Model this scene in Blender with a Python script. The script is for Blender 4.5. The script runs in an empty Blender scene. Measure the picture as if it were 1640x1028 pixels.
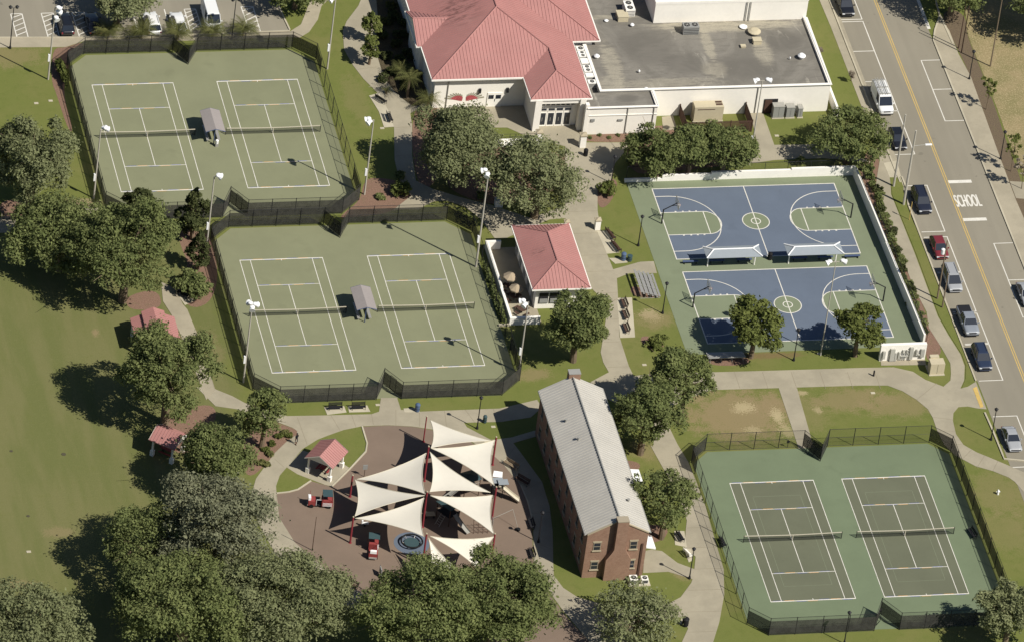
import bpy, math, random
import numpy as np
from mathutils import Vector, Matrix
random.seed(7); RNG = np.random.default_rng(11)
SC = bpy.context.scene; COL = SC.collection
# ---------------------------------------------------------------- camera, sky, sun
FPX = 14185.25547459
CR = np.array([[0.97399956, 0.03374258, -0.22402299], [-0.19770328, 0.609461, -0.76776996], [0.11062674, 0.79209768, 0.60028576]])
CL = np.array([-257.33028124, -881.92045282, 689.53503758])
cam = bpy.data.cameras.new("camera"); camo = bpy.data.objects.new("camera", cam); COL.objects.link(camo)
M4 = Matrix.Identity(4)
for i in range(3):
    for j in range(3): M4[i][j] = CR[i, j]
    M4[i][3] = CL[i]
camo.matrix_world = M4
cam.sensor_width = 36; cam.sensor_fit = 'HORIZONTAL'; cam.lens = FPX / 1640 * 36
cam.clip_start = 50; cam.clip_end = 6000
SC.camera = camo
SUN_AZ = math.radians(-45.7); SUN_EL = math.radians(48.5)
W = bpy.data.worlds.new("World"); SC.world = W; W.use_nodes = True
wn = W.node_tree; bg = wn.nodes['Background']
sky = wn.nodes.new('ShaderNodeTexSky'); sky.sky_type = 'NISHITA'; sky.sun_disc = False
sky.sun_elevation = SUN_EL; sky.ozone_density = 4.0; sky.sun_rotation = math.radians(135.7)
wn.links.new(sky.outputs[0], bg.inputs[0]); bg.inputs[1].default_value = 0.051
sl = bpy.data.lights.new("sun", 'SUN'); sl.energy = 5.0; sl.angle = math.radians(0.5); sl.color = (1.0, 0.955, 0.87)
slo = bpy.data.objects.new("sun", sl); COL.objects.link(slo)
sdir = Vector((math.cos(SUN_AZ) * math.cos(SUN_EL), math.sin(SUN_AZ) * math.cos(SUN_EL), math.sin(SUN_EL)))
slo.rotation_euler = sdir.to_track_quat('Z', 'Y').to_euler(); slo.location = sdir * 200
SC.view_settings.view_transform = 'Standard'; SC.view_settings.look = 'None'
SC.view_settings.exposure = 0.2; SC.view_settings.gamma = 1.0

# a point of the place: where the photo's pixel (1640 x 1028) meets the height z
def G(px, py, z=0.0):
    d = CR @ np.array([(px - 820) / FPX, -(py - 514) / FPX, -1.0])
    return CL + d * ((z - CL[2]) / d[2])
def G2(px, py, z=0.0):
    g = G(px, py, z); return (float(g[0]), float(g[1]))

# ---------------------------------------------------------------- materials
def lin(c):
    c = c / 255.0
    return c / 12.92 if c <= 0.04045 else ((c + 0.055) / 1.055) ** 2.4
def S(r, g, b, k=0.725): return (lin(r) * k, lin(g) * k, lin(b) * k)
class NT:
    def __init__(s, name):
        s.m = bpy.data.materials.new(name); s.m.use_nodes = True; s.t = s.m.node_tree
        s.b = s.t.nodes['Principled BSDF']; s.pos = None
        s.b.inputs['Specular IOR Level'].default_value = 0.2
    def n(s, k, **a):
        x = s.t.nodes.new(k)
        for kk, v in a.items(): setattr(x, kk, v)
        return x
    def l(s, a, b): s.t.links.new(a, b)
    def P(s):
        if s.pos is None: s.pos = s.n('ShaderNodeNewGeometry').outputs['Position']
        return s.pos
    def noise(s, scale, detail=3, rough=0.6, stretch=None, dist=0.0):
        x = s.n('ShaderNodeTexNoise'); x.inputs['Scale'].default_value = scale
        x.inputs['Detail'].default_value = detail; x.inputs['Roughness'].default_value = rough
        x.inputs['Distortion'].default_value = dist
        src = s.P()
        if stretch:
            mp = s.n('ShaderNodeMapping'); mp.inputs['Scale'].default_value = stretch[:3]
            if len(stretch) > 3: mp.inputs['Rotation'].default_value = (0, 0, stretch[3])
            s.l(src, mp.inputs[0]); src = mp.outputs[0]
        s.l(src, x.inputs['Vector']); return x.outputs['Fac']
    def ramp(s, f, a, b):
        x = s.n('ShaderNodeMapRange'); x.interpolation_type = 'SMOOTHSTEP'
        x.inputs['From Min'].default_value = a; x.inputs['From Max'].default_value = b
        s.l(f, x.inputs['Value']); return x.outputs[0]
    def mix(s, f, a, b):
        x = s.n('ShaderNodeMix', data_type='RGBA')
        if isinstance(f, (int, float)): x.inputs['Factor'].default_value = f
        else: s.l(f, x.inputs['Factor'])
        for nm, v in ((6, a), (7, b)):
            if isinstance(v, tuple): x.inputs[nm].default_value = (*v, 1)
            else: s.l(v, x.inputs[nm])
        return x.outputs[2]
    def math(s, op, a, b=None):
        x = s.n('ShaderNodeMath', operation=op)
        for i, v in enumerate((a, b)):
            if v is None: continue
            if isinstance(v, (int, float)): x.inputs[i].default_value = v
            else: s.l(v, x.inputs[i])
        return x.outputs[0]
    def out(s, col, rough=0.85, metal=0.0, bump=None, bd=0.05):
        if isinstance(col, tuple): s.b.inputs['Base Color'].default_value = (*col, 1)
        else: s.l(col, s.b.inputs['Base Color'])
        s.b.inputs['Roughness'].default_value = rough; s.b.inputs['Metallic'].default_value = metal
        if bump is not None:
            bp = s.n('ShaderNodeBump'); bp.inputs['Distance'].default_value = bd; bp.inputs['Strength'].default_value = 0.6
            s.l(bump, bp.inputs['Height']); s.l(bp.outputs[0], s.b.inputs['Normal'])
        return s.m
def mul(c, k): return tuple(x * k for x in c)
def mottled(name, c, v=0.12, s1=0.35, s2=3.0, rough=0.85, metal=0.0, tint=None, bump=False):
    t = NT(name); a = t.noise(s1, 4); b = t.noise(s2, 4, 0.7)
    f = t.math('ADD', t.math('MULTIPLY', a, 0.55), t.math('MULTIPLY', b, 0.45))
    col = t.mix(t.ramp(f, 0.3, 0.7), mul(c, 1 - v), tint if tint else mul(c, 1 + v))
    return t.out(col, rough, metal, b if bump else None)
def plain(name, c, rough=0.6, metal=0.0, v=0.05): return mottled(name, c, v, 0.8, 6, rough, metal)
MT = {}
def joints(t, col, sx, sy, w=0.05, dark=0.72):
    sep = t.n('ShaderNodeSeparateXYZ'); t.l(t.P(), sep.inputs[0]); fs = []
    for o, sp in ((0, sx), (1, sy)):
        if not sp: continue
        m = t.math('PINGPONG', sep.outputs[o], sp / 2)
        fs.append(t.math('LESS_THAN', m, w))
    f = fs[0] if len(fs) == 1 else t.math('MAXIMUM', fs[0], fs[1])
    return t.mix(t.math('MULTIPLY', f, 0.5), col, mul3(t, col, dark))
def mul3(t, col, k):
    if isinstance(col, tuple): return mul(col, k)
    x = t.n('ShaderNodeMix', data_type='RGBA'); x.blend_type = 'MULTIPLY'; x.inputs['Factor'].default_value = 1
    t.l(col, x.inputs[6]); x.inputs[7].default_value = (k, k, k, 1); return x.outputs[2]
def concrete(name, c, sx=3.1, sy=3.1, stain=0.75):
    t = NT(name); a = t.noise(0.22, 5, 0.65); b = t.noise(1.6, 5, 0.7); d = t.noise(14, 2)
    col = t.mix(t.ramp(a, 0.35, 0.65), mul(c, 0.88), mul(c, 1.06))
    col = t.mix(t.math('MULTIPLY', t.ramp(b, 0.55, 0.78), 0.6), col, mul(c, stain))
    col = t.mix(t.math('MULTIPLY', t.ramp(d, 0.35, 0.7), 0.25), col, mul(c, 0.8))
    if sx: col = joints(t, col, sx, sy)
    return t.out(col, 0.9)
MT['concrete'] = concrete('path_concrete', S(180, 171, 149), 0, 0)
MT['concrete2'] = concrete('plaza_concrete', S(180, 170, 147), 4.6, 0)
MT['kerb'] = concrete('kerb_concrete', S(205, 196, 172), 0, 0)
MT['walk'] = concrete('sidewalk_concrete', S(186, 176, 153), 0, 1.55)
MT['asphalt'] = None
MT['joint'] = plain('slab_joint', S(156, 146, 124)); MT['cover_iron'] = plain('iron_cover', S(92, 88, 70))
def asphalt():
    t = NT('asphalt'); a = t.noise(0.12, 4, 0.6, (1, 0.25, 1)); b = t.noise(2.2, 5, 0.7); d = t.noise(25, 2); e = t.noise(0.5, 4, 0.7)
    c = S(157, 150, 133)
    col = t.mix(t.ramp(a, 0.35, 0.65), mul(c, 0.92), mul(c, 1.06))
    col = t.mix(t.math('MULTIPLY', t.ramp(b, 0.6, 0.85), 0.45), col, mul(c, 0.72))
    col = t.mix(t.math('MULTIPLY', t.ramp(e, 0.62, 0.75), 0.35), col, mul(c, 0.8))
    col = t.mix(t.math('MULTIPLY', t.ramp(d, 0.4, 0.7), 0.2), col, mul(c, 0.85))
    ln = t.noise(0.9, 3, .5, (1, .02, 1)); col = t.mix(t.math('MULTIPLY', t.ramp(ln, 0.45, 0.65), 0.22), col, mul(c, 0.82))
    col = t.mix(t.math('MULTIPLY', t.ramp(t.noise(0.8, 2, .4), 0.7, 0.8), 0.55), col, mul(c, 0.6))
    return t.out(col, 0.9)
MT['asphalt'] = asphalt()
def court(name, c, c2=None):
    t = NT(name); a = t.noise(0.18, 5, 0.6); b = t.noise(0.9, 5, 0.7, (1, 0.6, 1)); d = t.noise(30, 2)
    s_ = t.noise(0.35, 3, 0.5)
    col = t.mix(t.ramp(a, 0.3, 0.7), mul(c, 0.95), c2 or mul(c, 1.05))
    col = t.mix(t.math('MULTIPLY', t.ramp(b, 0.55, 0.8), 0.22), col, mul(c, 0.82))
    col = t.mix(t.math('MULTIPLY', t.ramp(s_, 0.6, 0.75), 0.28), col, mul(c, 0.72)); col = t.mix(t.math('MULTIPLY', t.ramp(t.noise(0.5, 6, .75, (1, .35, 1), 1.5), 0.58, 0.72), 0.3), col, mul(c, 1.12)); col = t.mix(t.math('MULTIPLY', t.ramp(t.noise(1.6, 3, .5), 0.68, 0.76), 0.25), col, mul(c, .76))
    col = t.mix(t.math('MULTIPLY', t.ramp(d, 0.35, 0.7), 0.12), col, mul(c, 0.88))
    return t.out(col, 0.88)
MT['court_olive'] = court('court_olive_green', S(143, 145, 114))
MT['court_inner'] = court('court_olive_grey', S(115, 118, 97))
MT['court_green'] = court('court_green', S(124, 137, 108))
MT['bb_blue'] = court('court_blue', S(111, 122, 138))
MT['bb_green'] = court('court_key_green', S(137, 146, 118))
MT['white'] = mottled('line_white', (.62, .595, .53), 0.14, .6, 5)
MT['faint'] = mottled('line_faint_green', S(133, 140, 115), 0.05)
MT['fringe_blue'] = mottled('fringe_blue', S(84, 98, 160), 0.05); MT['fringe_orange'] = mottled('fringe_orange', S(214, 160, 84), 0.05)
MT['yellow'] = mottled('line_yellow', S(218, 186, 110), 0.1)
def rubber():
    t = NT('playground_rubber'); a = t.noise(0.25, 4); d = t.noise(12, 3, 0.8); c = S(141, 123, 108)
    col = t.mix(t.ramp(a, 0.3, 0.7), mul(c, 0.93), mul(c, 1.05)); col = t.mix(t.math('MULTIPLY', t.ramp(d, 0.35, 0.65), 0.35), col, mul(c, 0.8))
    return t.out(col, 0.95)
MT['rubber'] = rubber()
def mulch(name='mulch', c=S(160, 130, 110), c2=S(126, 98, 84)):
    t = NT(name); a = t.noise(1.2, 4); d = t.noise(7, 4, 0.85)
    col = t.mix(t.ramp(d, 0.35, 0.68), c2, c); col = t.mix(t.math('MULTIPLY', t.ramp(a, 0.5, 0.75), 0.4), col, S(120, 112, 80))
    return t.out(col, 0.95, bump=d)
MT['shade_bed'] = mulch('shade_toned_planting_bed', S(108, 98, 74), S(72, 62, 50)); MT['mulch'] = mulch(); MT['mulch2'] = mulch('dry_mulch', S(132, 118, 92), S(104, 88, 76))  # the bed's dark soil tone carries the cast shade in its colour
def drygrass():
    t = NT('dry_grass'); a = t.noise(0.3, 5); d = t.noise(4.5, 5, 0.9)
    col = t.mix(t.ramp(a, 0.35, 0.65), S(162, 146, 108), S(140, 132, 90)); col = t.mix(t.math('MULTIPLY', t.ramp(d, 0.5, 0.62), .8), col, S(206, 188, 148)); col = t.mix(t.math('MULTIPLY', t.ramp(t.noise(2.2, 5, .9), 0.56, 0.68), .5), col, S(112, 100, 72))
    return t.out(col, 0.95, bump=d)
MT['dry'] = drygrass()
def ground():
    t = NT('lawn'); a = t.noise(0.09, 5, 0.65); b = t.noise(0.6, 5, 0.7); d = t.noise(5, 4, 0.8); e = t.noise(22, 2)
    c1, c2, c3 = S(121, 128, 66), S(134, 132, 78), S(109, 119, 57)
    col = t.mix(t.ramp(a, 0.42, 0.75), c1, c2)
    col = t.mix(t.math('MULTIPLY', t.ramp(b, 0.48, 0.7), 0.55), col, c3); col = t.mix(t.math('MULTIPLY', t.ramp(t.noise(2.1, 5, .8), 0.5, 0.7), 0.3), col, c2)
    # the big playing field on the left: paler, mown in stripes
    sep = t.n('ShaderNodeSeparateXYZ'); t.l(t.P(), sep.inputs[0])
    x, y = sep.outputs[0], sep.outputs[1]
    nz = t.math('MULTIPLY', t.math('SUBTRACT', t.noise(0.15, 3), 0.5), 8)
    fm = t.math('MULTIPLY', t.ramp(t.math('MULTIPLY', t.math('ADD', t.math('ADD', x, t.math('MULTIPLY', y, -0.08)), nz), -1), 36.5, 39.5), t.ramp(t.math('MULTIPLY', y, -1), -26, -19))
    sw = t.noise(0.32, 3, 0.55, (1, 0.16, 1, 0.12)); f1 = t.mix(t.ramp(sw, 0.38, 0.62), S(117, 121, 71), S(128, 127, 81))
    f1 = t.mix(t.math('MULTIPLY', t.ramp(b, 0.5, 0.75), 0.4), f1, S(117, 121, 66))
    f1 = t.mix(t.math('MULTIPLY', t.ramp(t.noise(1.8, 5, .85), 0.5, 0.72), .3), f1, S(142, 138, 92)); col = t.mix(fm, col, f1)
    # worn spots: (x, y, half-width, half-length, strength, kind)
    for (px, py, rx, ry, st, cc) in BLOBS:
        g = G(px, py)
        cx = t.math('MULTIPLY', t.math('SUBTRACT', x, float(g[0])), 1 / rx); cy = t.math('MULTIPLY', t.math('SUBTRACT', y, float(g[1])), 1 / ry)
        r = t.math('SQRT', t.math('ADD', t.math('MULTIPLY', cx, cx), t.math('MULTIPLY', cy, cy)))
        r = t.math('ADD', r, t.math('ADD', t.math('MULTIPLY', t.math('SUBTRACT', b, 0.5), 1.8), t.math('MULTIPLY', t.math('SUBTRACT', d, 0.5), 4.5 if cc == SAND else 2.6)))
        f = t.math('MULTIPLY', t.ramp(t.math('MULTIPLY', r, -1), -1.05, -0.6), st)
        col = t.mix(f, col, cc)
    col = t.mix(t.math('MULTIPLY', t.ramp(d, 0.35, 0.7), 0.35), col, mul3(t, col, 0.8))
    col = t.mix(t.math('MULTIPLY', t.ramp(e, 0.4, 0.7), 0.35), col, mul3(t, col, 0.72))
    return t.out(col, 0.95, bump=d)
TAN = S(158, 140, 104); SAND = S(196, 180, 140)
BLOBS = [(1180, 665, 7.5, 6, .9, TAN), (1235, 650, 3.0, 3.0, .8, TAN), (1245, 665, .9, 1.6, .9, SAND), (1190, 652, 1.6, 1.2, .8, SAND), (1262, 690, 1.2, 1.6, .6, SAND),
         (1205, 688, 1.2, .8, .5, SAND), (1360, 640, 6, 2.6, .6, TAN), (1440, 648, 6, 3.0, .55, TAN), (1285, 629, .8, .5, .8, SAND),
         (1310, 656, .6, .7, .7, SAND), (1290, 660, 3.4, 5, .3, TAN), (15, 90, 5, 3, .5, TAN), (570, 160, 2, 6, .25, TAN), (1042, 505, 1.4, 1.3, .9, SAND), (1050, 512, 3, 2.2, .5, TAN),
         (153, 533, .6, .8, .8, TAN), (95, 852, 2.4, 1.2, .5, TAN), (30, 935, 3, 1, .5, TAN), (1100, 628, 3, 1.5, .5, TAN), (1600, 790, 4, 5, .35, TAN), (1610, 850, 4, 5, .3, TAN),
         (1030, 720, 2, 2.4, .5, TAN), (1205, 570, 8, .8, .5, S(140, 104, 84)), (1105, 285, 2, 1, .4, TAN), (1560, 1010, 4, 2, .3, TAN), (1235, 60, 3, 8, .0, TAN),
         (850, 600, 3, 1.4, .6, TAN), (1095, 917, 1.6, 1.5, .6, TAN), (130, 330, 3, 1.6, .9, S(176, 156, 124)), (305, 545, 2.2, 3, .5, TAN), (340, 560, 1.5, 5, .35, TAN), (735, 300, 6, 5, .5, S(112, 98, 66)), (590, 70, 2, 4, .4, TAN)]
MT['ground'] = ground()
def roof_metal(name, c, v=0.05):
    t = NT(name); a = t.noise(0.3, 4); b = t.noise(2.5, 4, 0.7)
    col = t.mix(t.ramp(a, 0.3, 0.7), mul(c, 1 - v), mul(c, 1 + v)); col = t.mix(t.math('MULTIPLY', t.ramp(b, 0.55, 0.8), 0.25), col, mul(c, 0.9))
    if name.startswith('faded'):
        sp = t.n('ShaderNodeSeparateXYZ'); t.l(t.P(), sp.inputs[0]); st = t.noise(1.0, 4, .7, (.5, 3.2, 1)); fd = t.noise(0.5, 4, .7, (.3, 1.5, 1))
        for cx, cy, rx, ry in ((3.6, 58.6, 4.2, 4.6), (4.5, 8.3, 1.4, 1.2), (2.2, 63.5, 3, 2.0)):
            u = t.math('MULTIPLY', t.math('SUBTRACT', sp.outputs[0], cx), 1 / rx); v = t.math('MULTIPLY', t.math('SUBTRACT', sp.outputs[1], cy), 1 / ry)
            q = t.ramp(t.math('MULTIPLY', t.math('SQRT', t.math('ADD', t.math('MULTIPLY', u, u), t.math('MULTIPLY', v, v))), -1), -1.0, -0.3)
            col = t.mix(t.math('MULTIPLY', t.math('MULTIPLY', q, t.ramp(st, .45, .62)), .75), col, S(118, 84, 80))
        col = t.mix(t.math('MULTIPLY', t.ramp(fd, .5, .7), .3), col, S(196, 150, 142))
    return t.out(col, 0.55)
MT['red_roof'] = roof_metal('faded_red_metal', S(190, 137, 131))
MT['grey_roof'] = roof_metal('pale_grey_metal', S(205, 201, 192))
MT['wall_white'] = mottled('cream_painted_wall', (.80, .765, .69), 0.04, 0.3, 2)
MT['trim_white'] = plain('white_trim', (.82, .79, .72), 0.6)
def flat_roof():
    t = NT('weathered_flat_roof'); a = t.noise(0.16, 6, 0.7, (1, 0.7, 1), 1.2); b = t.noise(0.9, 5, 0.75, (0.5, 2.2, 1)); d = t.noise(6, 3); e = t.noise(0.11, 5, 0.6, (1.6, 0.7, 1), 2.0)
    c = S(142, 137, 127)
    col = t.mix(t.ramp(a, 0.35, 0.62), mul(c, 0.82), mul(c, 1.12)); col = t.mix(t.ramp(e, 0.57, 0.66), col, S(184, 178, 164))
    sp = t.n('ShaderNodeSeparateXYZ'); t.l(t.P(), sp.inputs[0])
    def patch(cx, cy, rx, ry, st, cc):
        u = t.math('MULTIPLY', t.math('SUBTRACT', sp.outputs[0], cx), 1 / rx); v = t.math('MULTIPLY', t.math('SUBTRACT', sp.outputs[1], cy), 1 / ry)
        q = t.math('SQRT', t.math('ADD', t.math('MULTIPLY', u, u), t.math('MULTIPLY', v, v))); q = t.math('ADD', q, t.math('MULTIPLY', t.math('SUBTRACT', b, 0.5), 1.3))
        return t.math('MULTIPLY', t.ramp(t.math('MULTIPLY', q, -1), -1.0, -0.5), st)
    for pc in ((41, 58.3, 12, 2.2, .9), (37.6, 53.5, 1.0, 4.5, .8), (37.2, 48, 2.2, 2.5, .6), (44.8, 51.6, 1.6, 4, .75), (23.5, 50, 1.6, 6, .7), (30, 45.3, 9, 1.3, .5), (25, 60.6, 5, .6, .7), (22.5, 45.5, 2.4, 2.0, .6)): col = t.mix(patch(*pc, None), col, S(186, 178, 158))
    for pc in ((29, 53, 5, 5, .5), (33.5, 49.5, 4, 3, .5), (42, 48, 5, 3, .4), (48, 54, 3, 3, .5), (24, 42, 2, 1, .6)): col = t.mix(patch(*pc, None), col, S(106, 102, 95))
    col = t.mix(t.math('MULTIPLY', t.ramp(b, 0.47, 0.68), 0.6), col, mul(c, 0.66)); col = t.mix(t.math('MULTIPLY', t.ramp(d, 0.4, 0.7), 0.3), col, mul(c, 0.8))
    return t.out(col, 0.9)
MT['flat_roof'] = flat_roof()
def brick():
    t = NT('red_brick'); br = t.n('ShaderNodeTexBrick'); br.inputs['Scale'].default_value = 1.0
    mp = t.n('ShaderNodeMapping'); mp.inputs['Rotation'].default_value = (math.radians(90), 0, 0)
    cx = t.n('ShaderNodeSeparateXYZ'); t.l(t.P(), cx.inputs[0]); cb = t.n('ShaderNodeCombineXYZ')
    t.l(t.math('ADD', cx.outputs[0], cx.outputs[1]), cb.inputs[0]); t.l(cx.outputs[2], cb.inputs[1]); t.l(cb.outputs[0], br.inputs['Vector'])
    br.inputs['Color1'].default_value = (*S(164, 126, 106), 1); br.inputs['Color2'].default_value = (*S(150, 112, 94), 1); br.inputs['Mortar'].default_value = (*S(180, 160, 138), 1)
    br.inputs['Brick Width'].default_value = 0.3; br.inputs['Row Height'].default_value = 0.11; br.inputs['Mortar Size'].default_value = 0.012
    col = t.mix(t.math('MULTIPLY', t.ramp(t.noise(0.9, 5, 0.7), 0.4, 0.7), 0.35), br.outputs[0], S(132, 98, 82))
    col = t.mix(t.math('MULTIPLY', t.ramp(t.noise(6, 3, 0.7), 0.45, 0.7), 0.3), col, S(180, 146, 122))
    return t.out(col, 0.9)
MT['brick'] = brick()
MT['stone_dark'] = mottled('aged_stone_trim', S(176, 164, 142), 0.08)
MT['relief_grey'] = mottled('grey_relief', S(196, 194, 184), 0.06)
MT['stone'] = mottled('limestone_trim', S(192, 179, 152), 0.08)
def glass(name, c):
    t = NT(name); return t.out(mul(c, 1.0), 0.12)
MT['glass'] = glass('dark_window_glass', (0.02, 0.025, 0.035)); MT['glass'].node_tree.nodes['Principled BSDF'].inputs['Specular IOR Level'].default_value = 0.6
MT['dark'] = plain('dark_metal', (0.02, 0.02, 0.022), 0.5)
MT['black'] = plain('black_rubber', (0.012, 0.012, 0.013), 0.7)
MT['galv'] = plain('galvanised_steel', S(190, 188, 180), 0.45, 0.3)
MT['pole'] = mottled('concrete_pole', S(198, 192, 178), 0.08, 0.5, 3)
MT['wood_pole'] = mottled('timber_pole', S(140, 124, 104), 0.15, 0.5, 5)
MT['lamp_white'] = plain('lamp_housing_white', (.8, .8, .79), 0.4)
MT['brown'] = mottled('brown_metal', S(92, 70, 60), 0.12)
MT['red_post'] = plain('maroon_post', S(152, 62, 70), 0.5)
MT['red_play'] = plain('red_play_plastic', S(158, 74, 72), 0.45)
MT['sail'] = plain('cream_sail_fabric', (.635, .595, .505), 0.9, 0, 0.03)
MT['umbrella'] = plain('tan_umbrella_fabric', S(186, 168, 142), 0.9)
MT['grey_metal'] = plain('grey_cabinet', S(168, 168, 164), 0.5, 0.1)
MT['cream_box'] = mottled('cream_cabinet', S(212, 200, 170), 0.06)
MT['shelter_grey'] = mottled('grey_shelter_roof', S(166, 158, 154), 0.06)
MT['blue_grey'] = mottled('blue_grey_canopy', S(160, 168, 174), 0.05)
MT['blue_bench'] = plain('blue_bench_metal', S(86, 100, 132), 0.5)
MT['blue_can'] = plain('blue_bin', S(92, 112, 142), 0.5)
MT['teal_can'] = plain('teal_bin', S(70, 92, 96), 0.5)
MT['alu'] = plain('aluminium_plank', S(196, 194, 188), 0.4, 0.4)
MT['net_tape'] = plain('net_tape', S(220, 212, 190), 0.8)
MT['bark'] = mottled('bark', S(128, 112, 92), 0.2, 1, 6, 0.95)
MT['slide_grey'] = plain('grey_plastic', S(168, 166, 158), 0.45)
MT['wood'] = mottled('weathered_wood', S(150, 132, 108), 0.12)
def mesh_fabric(name, c, fac, noise=0.0):
    t = NT(name); m = t.m; tr = t.n('ShaderNodeBsdfTransparent'); ms = t.n('ShaderNodeMixShader')
    c_ = t.mix(t.ramp(t.noise(1.2, 4, 0.7), 0.35, 0.65), mul(c, 0.8), mul(c, 1.2)); t.out(c_, 0.9)
    o = t.t.nodes['Material Output']; ms.inputs[0].default_value = fac
    t.l(tr.outputs[0], ms.inputs[1]); t.l(t.b.outputs[0], ms.inputs[2]); t.l(ms.outputs[0], o.inputs[0])
    return m
MT['screen'] = mesh_fabric('black_windscreen_mesh', S(72, 71, 66), 0.86)
MT['link'] = mesh_fabric('chain_link_mesh', S(60, 62, 56), 0.17)
MT['netmesh'] = mesh_fabric('net_mesh', S(50, 52, 48), 0.45)
MT['hoopnet'] = mesh_fabric('hoop_net', S(220, 220, 215), 0.5)
def leaf(name, c, c2, c3=None):
    t = NT(name); a = t.noise(0.7, 3, 0.6); b = t.noise(9, 2, 0.6); oi = t.n('ShaderNodeObjectInfo')
    col = t.mix(t.ramp(a, 0.35, 0.65), c, c2); col = t.mix(t.math('MULTIPLY', t.ramp(b, 0.45, 0.75), 0.4), col, c3 or mul(c2, 1.5))
    col = t.mix(t.math('MULTIPLY', oi.outputs['Random'], 0.3), col, mul(c, 0.75))
    t.out(col, 0.9); t.b.inputs['Specular IOR Level'].default_value = 0.06; tl = t.n('ShaderNodeBsdfTranslucent'); t.l(col, tl.inputs[0]); ms = t.n('ShaderNodeMixShader'); ms.inputs[0].default_value = 0.3
    o = t.t.nodes['Material Output']; t.l(t.b.outputs[0], ms.inputs[1]); t.l(tl.outputs[0], ms.inputs[2]); t.l(ms.outputs[0], o.inputs[0]); return t.m
MT['leaf_oak'] = leaf('oak_leaves', (.122, .150, .052), (.195, .22, .082), (.31, .32, .155))
MT['leaf_olive'] = leaf('olive_oak_leaves', (.172, .192, .088), (.24, .257, .128), (.36, .355, .21))
MT['leaf_grey'] = leaf('pale_grey_oak_leaves', (.185, .195, .115), (.25, .255, .155), (.37, .36, .25))
MT['leaf_bright'] = leaf('bright_leaves', (.115, .138, .038), (.168, .19, .056), (.26, .268, .1))
MT['leaf_dark'] = leaf('magnolia_leaves', (.055, .068, .026), (.085, .098, .036), (.22, .215, .11))
MT['leaf_palm'] = leaf('palm_leaves', (.13, .145, .05), (.19, .19, .07), (.3, .28, .13))
MT['leaf_pale'] = leaf('dry_stems', (.26, .22, .17), (.34, .29, .22))
# car paints
def paint(n, c, r=0.3):
    t = NT(n); m = t.out(c, r, 0.0); t.b.inputs['Specular IOR Level'].default_value = 0.5
    t.b.inputs['Coat Weight'].default_value = 0.5; t.b.inputs['Coat Roughness'].default_value = 0.1; return m
PA = dict(navy=paint('navy_paint', S(44, 48, 62)), black=paint('black_paint', S(34, 36, 42)), white=paint('white_paint', (.72, .72, .70)), red=paint('red_paint', S(132, 52, 58)),
          silver=paint('silver_paint', S(176, 178, 180)), grey=paint('grey_paint', S(150, 156, 164)), blue=paint('blue_paint', S(52, 62, 84)))
MT['headlight'] = plain('headlamp_lens', S(225, 228, 230), 0.2); MT['hub'] = plain('wheel_rim', S(170, 170, 170), 0.35, 0.5)
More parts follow.
